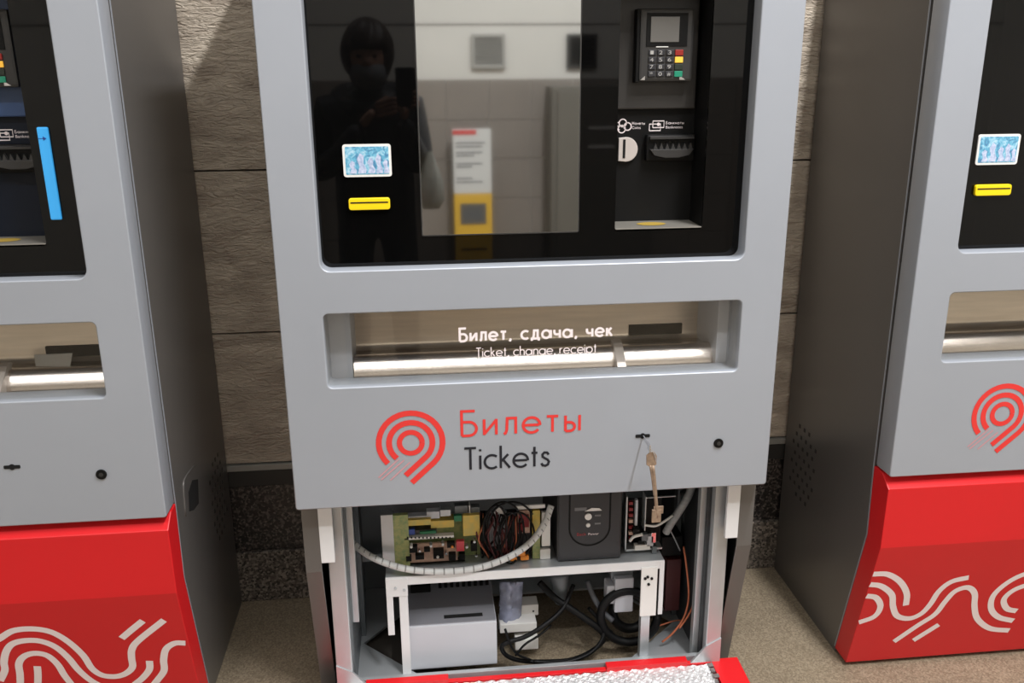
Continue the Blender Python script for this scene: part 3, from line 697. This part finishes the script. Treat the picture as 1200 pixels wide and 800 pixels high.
# white box standing under the bench
WB = thing('power_unit', 'light grey box with a slotted top under the left end of the bench', 'box', (-0.182, 0.15, 0.036))
B('housing', GREYPL, WB, -0.108, 0.105, 0.0, 0.18, 0.0, 0.120, 0.003)
B('lid', mat('grey_lid', (150, 150, 156), 0.4, 0.3), WB, -0.106, 0.103, 0.004, 0.178, 0.1198, 0.1222, 0.001)
B('slot', DARKH, WB, -0.020, 0.073, 0.022, 0.036, 0.1220, 0.1226)
cn = MB()
for k in range(9): cn.box(-0.03 + k * 0.015, -0.022 + k * 0.015, 0.155, 0.168, 0.122, 0.134)
cn.build('terminal_row', BPLAST, WB)
B('black_connector', BPLAST, WB, -0.10, -0.05, 0.14, 0.17, 0.122, 0.14, 0.001)

# black backup power unit on the bench
Z0 = 0.3005
UP_ = thing('backup_power_unit', 'black upright backup battery unit standing on the bench', 'power supply', (0.145, 0.155, Z0))
B('housing', DPLAST, UP_, -0.076, 0.078, 0.006, 0.26, 0.0, 0.19, 0.004)
B('front_cover', mat('ups_front', (42, 43, 46), 0.42), UP_, -0.074, 0.076, 0.0, 0.008, 0.004, 0.19, 0.004)
mb = MB(); uu = [(-0.048, 0.186), (-0.048, 0.12)] + [(0.0 - 0.048 * math.cos(math.radians(a)), 0.088 - 0.046 * math.sin(math.radians(a))) for a in range(0, 181, 12)] + [(0.048, 0.12), (0.048, 0.186)]
mb.ribbon(uu, 0.004, lambda x, z: (x, -0.0007, z), 1).build('face_groove', DARKH, UP_)
MB().cyly(-0.004, 0.118, 0.0082, -0.003, 0.0, 18).build('power_button', WPLAST, UP_)
MB().cyly(-0.004, 0.096, 0.005, -0.003, 0.0, 14).build('power_button', WPLAST, UP_)
for z in (0.119, 0.098): B('button_caption', mat('grey_caption', (110, 110, 112), 0.5), UP_, 0.012, 0.026, -0.0006, 0.0, z - 0.002, z + 0.002)
MB().prismy([(-0.012, 0.132), (0.028, 0.132), (0.022, 0.138), (0.004, 0.140)], -0.0015, 0.0).build('status_lamp', WPLAST, UP_)
B('label_strip', bpy.data.materials['grey_caption'], UP_, -0.036, -0.008, -0.0006, 0.0, 0.134, 0.142)
text('lettering', 'Back', mat('dull_red_print', (150, 40, 45), 0.5), UP_, -0.030, -0.008, 0.069, 0.008, -0.0012, 0.02)
text('lettering', 'Power', bpy.data.materials['white_print'], UP_, -0.003, 0.022, 0.0695, 0.0055, -0.0012, 0.01)

# helper: a box given by its place in the photo, at depth y
def pbox(name, m, parent, u0, u1, v0, v1, y, t=0.02, bevel=0.0008, label=None):
    a = at(u0, v1, y); b = at(u1, v0, y)
    if parent and parent.name.split('.')[0] in ('controller_boards', 'wiring_block', 'relay_module'): a.z = max(a.z, 0.3008)
    off = parent.matrix_basis.translation if parent else Vector((0, 0, 0))
    return B(name, m, parent, a.x - off.x, b.x - off.x, y - off.y, y + t - off.y, a.z - off.z, b.z - off.z, bevel, label)

# controller electronics on the left of the bench
EL = thing('controller_boards', 'stack of green and yellow circuit boards on the bench, left side', 'electronics', (-0.2, 0.17, Z0))
pbox('mounting_bracket', ZINC, EL, 449, 460, 603, 662, 0.17, 0.03)
pbox('circuit_board', PCBG, EL, 461, 478, 603, 664, 0.175, 0.012)
pbox('circuit_board', PCBG, EL, 474, 562, 602, 665, 0.215, 0.004)
pbox('circuit_board', PCBY, EL, 466, 505, 608, 617, 0.18, 0.03)
pbox('circuit_board', PCBY, EL, 505, 532, 609, 619, 0.19, 0.03)
pbox('relay_box', PCBY, EL, 543, 562, 603, 628, 0.178, 0.03, label='ochre relay box')
pbox('heat_sink', DPLAST, EL, 473, 512, 620, 627, 0.185, 0.03)
pbox('blue_chip', BLUEC, EL, 477, 486, 620, 627, 0.18, 0.01)
pbox('green_chip', TEAL, EL, 492, 511, 622, 626, 0.18, 0.01)
pbox('green_chip', TEAL, EL, 532, 541, 604, 611, 0.18, 0.01)
pbox('connector_strip', WPLAST, EL, 474, 532, 627, 633, 0.175, 0.016, label='white connector strip')
for k in range(12): pbox('connector_pin', BPLAST, EL, 477 + k * 4.5, 478.6 + k * 4.5, 629, 631, 0.1742, 0.001, 0)
pbox('circuit_board', PCBP, EL, 474, 536, 635, 660, 0.185, 0.008)
pbox('capacitor', PINKC, EL, 535, 544, 634, 646, 0.172, 0.012, label='red component')
for (a, b, c_, d_) in ((480, 489, 640, 648), (497, 504, 643, 647), (508, 520, 644, 655), (487, 497, 650, 656), (524, 533, 636, 642), (526, 534, 649, 657), (538, 545, 649, 656), (476, 482, 652, 658), (552, 559, 636, 646)):
    pbox('chip', BPLAST, EL, a, b, c_, d_, 0.172, 0.014)
for (u, v) in ((482, 640), (505, 639), (513, 652), (523, 648), (530, 640), (547, 640), (556, 634), (558, 650), (492, 645), (519, 637)):
    p = at(u, v, 0.172) - EL.location; MB().cyly(p.x, p.z, 0.0032, p.y - 0.004, p.y + 0.012, 10).build('capacitor', random.choice([WPLAST, CHROME, ORANGE, ZINC]), EL)
pbox('base_rail', BPLAST, EL, 472, 545, 657, 662, 0.18, 0.02)
for (a, b, c_, d_, m_) in ((516, 528, 597, 605, ZINC), (500, 515, 599, 608, GREYPL), (533, 550, 592, 602, ZINCD), (548, 551, 592, 606, WPLAST), (552, 562, 594, 603, ZINCD), (462, 500, 604, 608, GREYPL)):
    pbox('connector', m_, EL, a, b, c_, d_, 0.19, 0.02)

# second module with wiring looms
WR = thing('wiring_block', 'terminal block with a tangle of red and black wires beside the black unit', 'electronics', (-0.05, 0.18, Z0))
pbox('terminal_block', DPLAST, WR, 565, 622, 600, 660, 0.215, 0.02)
pbox('terminal_cover', GREYPL, WR, 574, 594, 600, 640, 0.205, 0.012)
MB().add([tuple(at(575, 602, 0.20) - WR.location), tuple(at(593, 602, 0.20) - WR.location), tuple(at(590, 596, 0.20) - WR.location), tuple(at(583, 594, 0.20) - WR.location)], [(0, 1, 2, 3)]).build('white_cap', WPLAST, WR)
pbox('printed_label', WPLAST, WR, 605, 639, 591, 597, 0.172, 0.006, label='white label strip')
pbox('pink_connector', PCBP, WR, 607, 621, 598, 625, 0.19, 0.02)
pbox('circuit_board', PCBY, WR, 624, 633, 598, 625, 0.18, 0.01)
pbox('circuit_board', PCBG, WR, 624, 633, 625, 658, 0.18, 0.01)
pbox('white_rail', WPLAST, WR, 635, 645, 600, 640, 0.175, 0.01)
pbox('white_rail', WPLAST, WR, 633, 645, 643, 660, 0.175, 0.01)
for (a, b, c_, d_) in ((608, 614, 602, 610), (614, 620, 604, 618), (607, 613, 614, 624)): pbox('relay', REDW, WR, a, b, c_, d_, 0.182, 0.01)
for (a, b, c_, d_) in ((606, 616, 645, 652), (610, 620, 651, 657), (598, 606, 653, 658)): pbox('wire_splice', ORANGE, WR, a, b, c_, d_, 0.165, 0.01, 0.003)
WMAR = mat('maroon_wire', (88, 34, 36), 0.5)
for k in range(26):
    m_ = [WMAR, CABLE, CABLE, WMAR, CABLE, COPPER, WMAR][k % 7]
    u = 563 + (k * 37 % 50); y = 0.175 + 0.02 * random.random()
    pts = [at(u, 598 + random.uniform(0, 6), y + 0.02), at(u + random.uniform(-7, 7), 612 + random.uniform(-3, 3), y), at(u + random.uniform(-10, 10), 630 + random.uniform(-4, 6), y - 0.01),
           at(u + random.uniform(-8, 8), 646 + random.uniform(-4, 4), y), at(u + random.uniform(-4, 12), 656, y + 0.02)]
    MB().tube([p - WR.location for p in pts], random.choice([0.0016, 0.002, 0.0026]), 6, 4).build('wire', m_, WR)

for (cu_, cv_, ru, rv, a0, a1) in ((590, 622, 24, 34, -200, 20), (598, 630, 14, 30, 60, 300), (582, 618, 12, 26, -160, 120), (606, 626, 20, 26, -180, 60), (600, 618, 28, 30, 180, 330)):
    pts = [at(cu_ + ru * math.cos(math.radians(a0 + (a1 - a0) * k / 10)), cv_ + rv * math.sin(math.radians(a0 + (a1 - a0) * k / 10)), 0.158 + 0.012 * random.random()) - WR.location for k in range(11)]
    MB().tube(pts, 0.0024, 6, 4).build('wire', CABLE, WR)

# relay module right of the black unit
RM = thing('relay_module', 'open-framed relay module at the right end of the bench', 'electronics', (0.27, 0.18, Z0))
pbox('frame_side', ZINC, RM, 732, 736, 582, 646, 0.175, 0.03)
pbox('frame_side', ZINC, RM, 755, 758, 582, 622, 0.175, 0.03)
pbox('frame_bottom', ZINC, RM, 732, 776, 641, 646, 0.175, 0.03)
pbox('backplate', BPLAST, RM, 732, 776, 582, 646, 0.21, 0.004)
pbox('top_rail', ZINC, RM, 756, 792, 581, 584, 0.18, 0.006)
pbox('contact_bar', GREYPL, RM, 744, 748, 586, 616, 0.18, 0.012)
for k in range(7): pbox('contact', random.choice([COPPER, PCBP, REDW]), RM, 737, 742, 588 + k * 7, 592 + k * 7, 0.185, 0.008)
for (a, b, c_, d_, m_) in ((744, 762, 638, 645, WPLAST), (758, 766, 628, 640, GREYPL), (763, 769, 624, 636, CHROME), (752, 760, 626, 634, ZINCD), (748, 756, 633, 638, BPLAST), (764, 770, 640, 652, ZINCD), (742, 750, 620, 626, BPLAST)):
    pbox('connector', m_, RM, a, b, c_, d_, 0.168, 0.014)
MB().tube([at(u, v, 0.165) - RM.location for u, v in ((738, 634), (742, 629), (748, 627), (753, 626))], 0.0038, 8, 3).build('white_plug', WPLAST, RM)

# cables and tubes (each a thing)
def cable(name, label, cat, pts, r, m, group=None, seg=10, bands=False, sub=6):
    P = [at(*p) for p in pts]
    if bands:
        t = thing(name, label, cat, P[0], group)
        BAND = mat('loom_turn_edge', (140, 140, 138), 0.5)
        Q = [p - P[0] for p in P]
        C = catmull(Q, 14); n = len(C)
        MB().tube(Q, r, seg, 14).build('tube', m, t)
        for k in range(2, n - 2, 4):
            d = (C[k + 1] - C[k - 1]).normalized()
            MB().tube([C[k] - d * 0.0008, C[k] + d * 0.0008 + Vector((0.0015, 0, 0))], r * 1.03, seg, 1).build('spiral_turn', BAND, t)
        return t
    return tag(MB().tube(P, r, seg, sub).build(name, m), label, cat, group)

CONDM = mat('milky_spiral_wrap', (205, 206, 204), 0.4, var=0.08, vscale=60)
cd1 = cable('spiral_wrapped_loom', 'milky spiral-wrapped cable loom curving under the circuit boards', 'cable',
      [(404, 598, 0.2), (408, 628, 0.19), (424, 645, 0.165), (448, 658, 0.142), (480, 667, 0.132), (520, 669.5, 0.132), (560, 665, 0.136), (595, 653, 0.142), (622, 635, 0.148), (638, 613, 0.155), (646, 592, 0.17)], 0.0078, CONDM, bands=True)
for u in (530, 541):
    pass
cable('grey_corrugated_hose', 'grey cable sleeve rising to the right above the relay module', 'cable',
      [(780, 624, 0.19), (787, 612, 0.185), (797, 597, 0.185), (806, 582, 0.19), (812, 566, 0.2)], 0.0095, mat('grey_sleeve', (150, 152, 152), 0.4, var=0.15, vscale=40, stretch=(1, 1, 6)))
cable('thin_white_lead', 'thin white lead bent from the relay module into the grey sleeve', 'cable', [(755, 615, 0.165), (768, 616, 0.165), (778, 611, 0.17), (788, 604, 0.18)], 0.0028, WPLAST)
BG = 'black cables under the bench'
cable('power_cable', 'thick black cable sagging from upper left across the opening under the bench', 'cable', [(632, 682, 0.25), (650, 700, 0.22), (675, 717, 0.2), (700, 735, 0.19), (712, 748, 0.2)], 0.0085, CABLE, BG)
cable('power_cable', 'black cable looping low round the white blocks under the bench', 'cable',
      [(672, 685, 0.24), (660, 712, 0.2), (638, 732, 0.17), (615, 746, 0.16), (595, 752, 0.155), (588, 758, 0.155), (594, 768, 0.16), (612, 774, 0.165), (640, 775, 0.17), (672, 772, 0.18), (700, 758, 0.19), (716, 738, 0.2)], 0.0056, CABLE, BG)
cable('power_cable', 'thin black lead crossing the front of the white blocks', 'cable', [(592, 737, 0.15), (597, 752, 0.15), (606, 766, 0.155), (622, 773, 0.16)], 0.003, CABLE, BG)
cable('power_cable', 'thin black lead slanting up from the loop to the right', 'cable', [(604, 768, 0.16), (615, 755, 0.165), (632, 744, 0.175), (646, 732, 0.19)], 0.0028, CABLE, BG)
cable('power_cable', 'black lead sweeping along the base tray to the bundle', 'cable', [(625, 775, 0.15), (660, 776, 0.155), (690, 766, 0.165), (706, 748, 0.18), (704, 730, 0.2), (690, 712, 0.24)], 0.005, CABLE, BG)
cable('power_cable', 'grey-sheathed cable beside the white adapter', 'cable', [(688, 680, 0.24), (696, 700, 0.22), (706, 716, 0.21), (718, 727, 0.2)], 0.007, mat('grey_sheath', (74, 76, 80), 0.4), BG)
tag(MB().tube([at(737 + 33 * math.cos(a * math.pi / 8), 722 + 30 * math.sin(a * math.pi / 8), 0.195 - 0.008 * math.sin(a * math.pi / 8)) for a in range(-3, 17)], 0.011, 10, 4).build('cable_coil', CABLE),
    'coiled black cable behind the right leg of the bench', 'cable')
tag(MB().tube([at(738 + 20 * math.cos(a * math.pi / 8), 716 + 20 * math.sin(a * math.pi / 8), 0.225) for a in range(0, 17)], 0.012, 10, 4).build('cable_coil', CABLE),
    'smaller inner coil of black cable behind the white adapter', 'cable')
cable('copper_wire', 'orange-brown wire hanging at the right and curling to the base', 'cable', [(801, 640, 0.2), (804, 660, 0.19), (807, 690, 0.18), (806, 708, 0.18), (800, 726, 0.17), (788, 742, 0.165), (776, 752, 0.165)], 0.0026, COPPER)
cable('copper_wire', 'straight orange-brown wire nearest the right frame post', 'cable', [(815, 600, 0.22), (816, 640, 0.2), (817, 680, 0.18), (813, 706, 0.17), (806, 722, 0.165), (796, 736, 0.16)], 0.0024, COPPER)
cable('copper_wire', 'thin red-brown wire lying flat behind the right bench leg', 'cable', [(764, 736, 0.2), (778, 731, 0.21), (792, 727, 0.22), (812, 726, 0.24)], 0.0018, COPPER)
cable('dark_hose', 'dark grey hose running down the right side of the compartment', 'cable', [(802, 575, 0.30), (806, 610, 0.28), (809, 650, 0.27), (808, 690, 0.27)], 0.012, mat('dark_hose_rubber', (70, 74, 74), 0.5))
cable('thin_grey_lead', 'thin grey lead slanting down beside the relay module', 'cable', [(785, 620, 0.19), (791, 632, 0.2), (797, 645, 0.21)], 0.0016, ZINC)

# dark red box at the right, behind the bench strip
tag(pbox('dark_red_module', mat('dark_red_plastic', (70, 22, 22), 0.5), None, 779, 799, 655, 716, 0.24, 0.08, 0.002), 'dark red box right of the bench bracket', 'box')
tag(pbox('black_module', BPLAST, None, 775, 800, 628, 652, 0.25, 0.06, 0.002), 'black box above the dark red box', 'box')

# white wall adapter
AD = thing('plug_adapter', 'light grey plug-in adapter hanging under the bench near its right leg', 'adapter', tuple(at(728, 695, 0.2)))
pbox('housing', GREYPL, AD, 720, 743, 677, 718, 0.2, 0.05, 0.003)
pbox('side_block', GREYPL, AD, 711, 722, 686, 708, 0.205, 0.04, 0.003)
pbox('upper_block', ZINCD, AD, 716, 742, 668, 679, 0.215, 0.04, 0.002)
# white sockets / blocks
SK = thing('socket_block', 'white socket block with black screw holes behind the black cable loop', 'socket', tuple(at(615, 740, 0.25)))
pbox('upper_socket', WPLAST, SK, 609, 631, 708, 722, 0.26, 0.04, 0.002)
pbox('body', WPLAST, SK, 586, 629, 729, 742, 0.22, 0.05, 0.002)
pbox('lower_socket', WPLAST, SK, 604, 631, 748, 762, 0.21, 0.03, 0.002)
p = at(625, 716, 0.2592) - SK.location; MB().cyly(p.x, p.z, 0.0025, p.y, p.y + 0.002, 8).build('screw_hole', DARKH, SK)
# crumpled film bag
fb = MB(); nx, ny = 10, 12
for j in range(ny + 1):
    for i in range(nx + 1):
        u = 583 + 26 * i / nx + (4 - 3 * j / ny if i in (0, nx) else 0); v = 682 + 55 * j / ny
        fb.v.append(tuple(at(u, v, 0.25 - 0.02 * math.sin(math.pi * i / nx) + random.uniform(-.007, .007))))
for j in range(ny):
    for i in range(nx): q = j * (nx + 1) + i; fb.f.append((q, q + 1, q + nx + 2, q + nx + 1)); fb.sm.append(True)
o = fb.build('plastic_film_bag', BAG); md = o.modifiers.new('thickness', 'SOLIDIFY'); md.thickness = 0.002
tag(o, 'crumpled bluish plastic film between the grey box and the white socket', 'bag')
# small grey transformer hanging under the bench
tag(MB().tube([at(655, 672, 0.26), at(657, 690, 0.25), at(656, 706, 0.25)], 0.02, 14, 4, lambda t: 0.026 - 0.014 * t).build('cable_gland', ZINCD), 'grey conical cable gland under the middle of the bench', 'cable gland')

# ------------------------------------------------------------------ keys hanging in the middle machine's lock
KY = thing('key_bunch', 'brass keys hanging from the lock of the middle ticket machine', 'keys', (0.2225, -0.002, 0.683))
o0 = KY.location
MB().box(-0.0012, 0.0012, -0.042, 0.0, -0.0035, 0.0035).box(-0.0012, 0.0012, -0.060, -0.040, -0.010, 0.006).build('key_in_lock', CHROME, KY, 0.0006)
MB().tube([(0.0, -0.056, -0.002), (0.008, -0.058, -0.012), (0.014, -0.057, -0.028), (0.014, -0.055, -0.034), (0.006, -0.055, -0.022), (0.0, -0.056, -0.003)], 0.0011, 6, 5).build('key_ring', CHROME, KY)
q = lambda u, v: at(u, v, -0.057) - o0
a = q(758, 531); b = q(768, 546)
kb = MB().prismy([(a.x, b.z + 0.004), (a.x - 0.001, a.z - 0.004), (a.x + 0.006, a.z + 0.002), (b.x - 0.004, a.z + 0.003), (b.x + 0.002, a.z - 0.006), (b.x + 0.002, b.z + 0.004), (b.x - 0.005, b.z), (a.x + 0.006, b.z)], -0.0565, -0.0535).build('key_bow', BRASS, KY, 0.0008)
MB().tube([q(765, 545), q(767, 565), q(769, 590), q(770, 606)], 0.0038, 8, 3).build('key_shaft', BRASS, KY)
MB().tube([q(762, 545), q(764.5, 560), q(767, 580)], 0.0026, 8, 3).build('key_shaft', BRASS, KY)
a = q(764, 597); b = q(774, 611)
MB().box(a.x, b.x, -0.058, -0.053, b.z, a.z).build('key_bit', BRASS, KY, 0.0008)
a = q(766, 593); b = q(777, 601)
MB().box(a.x, b.x, -0.057, -0.054, b.z, a.z).build('key_bit', BRASS, KY, 0.0008)

# receipt left in the tray of the left machine
rc = MB(); c0 = Vector((-1.2565, 0, 0))
tag(MB().add([tuple(at(40, 416, 0.17)), tuple(at(85, 414, 0.17)), tuple(at(82, 429, 0.14)), tuple(at(42, 429, 0.14)),
              tuple(at(40, 415.5, 0.172)), tuple(at(85, 413.5, 0.172)), tuple(at(82, 428.5, 0.142)), tuple(at(42, 428.5, 0.142))],
             [(0, 1, 2, 3), (7, 6, 5, 4), (0, 4, 5, 1), (1, 5, 6, 2), (2, 6, 7, 3), (3, 7, 4, 0)]).build('paper_receipt', mat('white_paper', (235, 232, 226), 0.6)), 'white paper slip in the tray of the left ticket machine', 'receipt')

# ------------------------------------------------------------------ the photographer, seen reflected in the black glass
JACKET = mat('black_quilted_jacket', (26, 26, 29), 0.55, var=0.15, vscale=12, bump=0.5, bscale=14)
HAIR = mat('brown_hair', (52, 38, 30), 0.5, var=0.3, vscale=60, stretch=(4, 4, 0.6))
SKIN = mat('skin', (165, 125, 105), 0.5, var=0.04)
MASK = mat('grey_face_mask', (118, 120, 124), 0.8)
TROUS = mat('dark_trousers', (24, 25, 30), 0.7)
PX, PY = -0.40, -1.98
PE = thing('person', 'person in black jacket and face mask holding a phone, reflected in the black glass', 'person', (PX, PY, 0))
def skin(name, m, verts, edges, radii, parent, root=0, sub=2):
    me = bpy.data.meshes.new(name); me.from_pydata(verts, edges, []); o = bpy.data.objects.new(name, me); COL.objects.link(o); o.parent = parent
    md = o.modifiers.new('skin', 'SKIN'); md.use_smooth_shade = True
    for i, r in enumerate(radii):
        r = r if isinstance(r, tuple) else (r, r); me.skin_vertices[0].data[i].radius = r
    me.skin_vertices[0].data[root].use_root = True
    s = o.modifiers.new('sub', 'SUBSURF'); s.levels = sub; s.render_levels = sub
    me.materials.append(m); return o
HX, HY, HZ = 0.0, 0.075, 1.46     # head centre, relative to the person
V = [(0, 0, 0.86), (0, 0.0, 1.02), (0, 0.0, 1.18), (0, 0.01, 1.28), (0, 0.03, 1.345), (0, 0.05, 1.40),
     (-0.17, 0.0, 1.27), (-0.235, 0.02, 1.02), (-0.12, 0.20, 1.10), (-0.03, 0.25, 1.22),
     (0.16, 0.0, 1.27), (0.19, 0.05, 1.04), (0.16, 0.20, 1.13), (0.125, 0.26, 1.24),
     (-0.09, 0, 0.82), (-0.10, 0.02, 0.46), (-0.11, -0.02, 0.10), (0.09, 0, 0.82), (0.10, 0.02, 0.46), (0.11, -0.02, 0.10), (-0.12, 0.10, 0.04), (0.12, 0.10, 0.04)]
Eg = [(0, 1), (1, 2), (2, 3), (3, 4), (4, 5), (3, 6), (6, 7), (7, 8), (8, 9), (3, 10), (10, 11), (11, 12), (12, 13), (0, 14), (14, 15), (15, 16), (0, 17), (17, 18), (18, 19), (16, 20), (19, 21)]
Rd = [(0.16, 0.12), (0.17, 0.125), (0.18, 0.13), (0.15, 0.11), (0.06, 0.06), (0.055, 0.055), 0.075, 0.06, 0.05, 0.038, 0.075, 0.06, 0.05, 0.038, 0.09, 0.065, 0.05, 0.09, 0.065, 0.05, 0.04, 0.04]
skin('body', JACKET, V, Eg, Rd, PE)
skin('hood', JACKET, [(-0.13, 0.02, 1.30), (-0.12, -0.07, 1.33), (0, -0.11, 1.34), (0.12, -0.07, 1.33), (0.13, 0.02, 1.30), (0.06, 0.09, 1.27), (-0.06, 0.09, 1.27)], [(0, 1), (1, 2), (2, 3), (3, 4), (4, 5), (5, 6), (6, 0)], [0.045] * 7, PE)
def blob(name, m, parent, c_, r, shape, n=24, k=16):
    vs = []; fs = []
    for j in range(k + 1):
        th = math.pi * j / k
        for i in range(n):
            ph = 2 * math.pi * i / n; d = Vector((math.sin(th) * math.cos(ph), math.sin(th) * math.sin(ph), math.cos(th)))
            q_ = shape(d); vs.append((c_[0] + r[0] * q_.x, c_[1] + r[1] * q_.y, c_[2] + r[2] * q_.z))
    for j in range(k):
        for i in range(n): fs.append((j * n + i, j * n + (i + 1) % n, (j + 1) * n + (i + 1) % n, (j + 1) * n + i))
    return MB().add(vs, fs, True).build(name, m, parent)
def headshape(d):
    q_ = d.copy()
    if d.z < -0.1: q_.x *= 1 + 0.32 * (d.z + 0.1); q_.y *= 1 + 0.15 * (d.z + 0.1)
    if d.y > 0.85 and abs(d.z + 0.12) < 0.2: q_.y += 0.16 * (1 - abs(d.z + 0.12) / 0.2) * (1 if abs(d.x) < 0.25 else 0.2)
    if d.y > 0.6 and abs(d.z - 0.1) < 0.15 and 0.2 < abs(d.x) < 0.6: q_.y -= 0.06
    return q_
hd = blob('head', SKIN, PE, (HX, HY, HZ), (0.074, 0.095, 0.118), headshape, 32, 24)
hd.rotation_euler = (0, 0, 0)
for s in (-1, 1):
    blob('eye', DARKH, hd, (HX + s * 0.028, HY + 0.082, HZ + 0.012), (0.013, 0.008, 0.006), lambda d: d, 12, 8)
    blob('ear', SKIN, hd, (HX + s * 0.075, HY, HZ - 0.005), (0.01, 0.02, 0.03), lambda d: d, 12, 8)
def maskshape(d):
    q_ = d.copy(); q_.y = max(q_.y, 0.05); return q_
blob('face_mask', MASK, PE, (HX, HY + 0.002, HZ - 0.05), (0.076, 0.106, 0.07), maskshape, 28, 14)
def hairshape(d):
    q_ = d.copy()
    if d.y > 0.45: q_ = Vector((d.x * 0.95, 0.45 + (d.y - 0.45) * (1.0 if d.z > 0.06 + 0.12 * abs(d.x) else 0.05), d.z))
    if d.z < -0.3: q_.z *= 0.95
    q_ *= 1 + 0.04 * math.sin(9 * math.atan2(d.y, d.x) + 4 * d.z)
    return q_
blob('hair', HAIR, PE, (HX, HY - 0.004, HZ + 0.026), (0.102, 0.116, 0.128), hairshape, 36, 24)
# hands
def hand(parent, wrist, palm, fingers, thumb):
    h = bpy.data.objects.new('hand', None); COL.objects.link(h); h.parent = parent
    skin('palm', SKIN, [wrist, palm, tuple((Vector(palm) * 2 - Vector(wrist)) * 0.35 + Vector(palm) * 0.65)], [(0, 1), (1, 2)], [0.022, (0.034, 0.018), (0.03, 0.015)], h)
    for f in fingers: skin('finger', SKIN, f, [(i, i + 1) for i in range(len(f) - 1)], [0.009, 0.0085, 0.008, 0.007][:len(f)], h, sub=1)
    skin('thumb', SKIN, thumb, [(i, i + 1) for i in range(len(thumb) - 1)], [0.012, 0.0105, 0.009][:len(thumb)], h, sub=1)
# phone centre relative to the person
ph = Vector((-0.256 - PX, -1.705 - PY, 1.352))
hand(PE, (0.125, 0.26, 1.24), (0.140, 0.262, 1.275),
     [[(0.155, 0.262, 1.285 + i * 0.016), (0.176, 0.272, 1.29 + i * 0.016), (0.184, 0.288, 1.292 + i * 0.016), (0.168, 0.2875, 1.293 + i * 0.016)] for i in range(4)],
     [(0.125, 0.262, 1.27), (0.108, 0.262, 1.295), (0.106, 0.262, 1.32)])
hand(PE, (-0.030, 0.25, 1.22), (0.010, 0.254, 1.262),
     [[(0.030, 0.258, 1.255 + i * 0.015), (0.065, 0.27, 1.262 + i * 0.016), (0.092, 0.288, 1.27 + i * 0.016), (0.110, 0.288, 1.273 + i * 0.015)] for i in range(4)],
     [(0.025, 0.25, 1.285), (0.055, 0.255, 1.31), (0.080, 0.262, 1.325)])
PH = thing('mobile_phone', 'black mobile phone held up by the reflected person', 'phone', (ph.x + PX, ph.y + PY, ph.z))
PH.rotation_euler = (math.radians(-8), 0, 0)
plate('phone_body', BPLAST, PH, [rrect(-0.037, 0.037, -0.078, 0.078, 0.008, 4)], -0.004, 0.004, 0.001)
plate('phone_screen', BGLASS, PH, [rrect(-0.034, 0.034, -0.074, 0.074, 0.006, 4)], -0.0048, -0.004)
# pale shopping bag on the forearm
SB = MB(); n = 16
for j, (z, r, yy) in enumerate(((0.90, 0.03, 0), (0.93, 0.045, 0), (1.0, 0.045, 0), (1.06, 0.03, 0), (1.12, 0.01, 0))):
    for i in range(n):
        a_ = 2 * math.pi * i / n; rr = r * (1 + 0.12 * math.sin(5 * a_ + j)); SB.v.append((-0.175 + rr * math.cos(a_), -1.74 + 0.5 * rr * math.sin(a_), z))
for j in range(4):
    for i in range(n): SB.f.append((j * n + i, j * n + (i + 1) % n, (j + 1) * n + (i + 1) % n, (j + 1) * n + i)); SB.sm.append(True)
SB.f += [tuple(range(n))]; SB.sm += [False]
sbo = SB.build('shopping_bag', mat('pale_bag_film', (118, 118, 112), 0.4, var=0.1, vscale=20, bump=0.5, bscale=30))
tag(sbo, 'pale plastic bag hanging from the arm of the reflected person', 'bag')
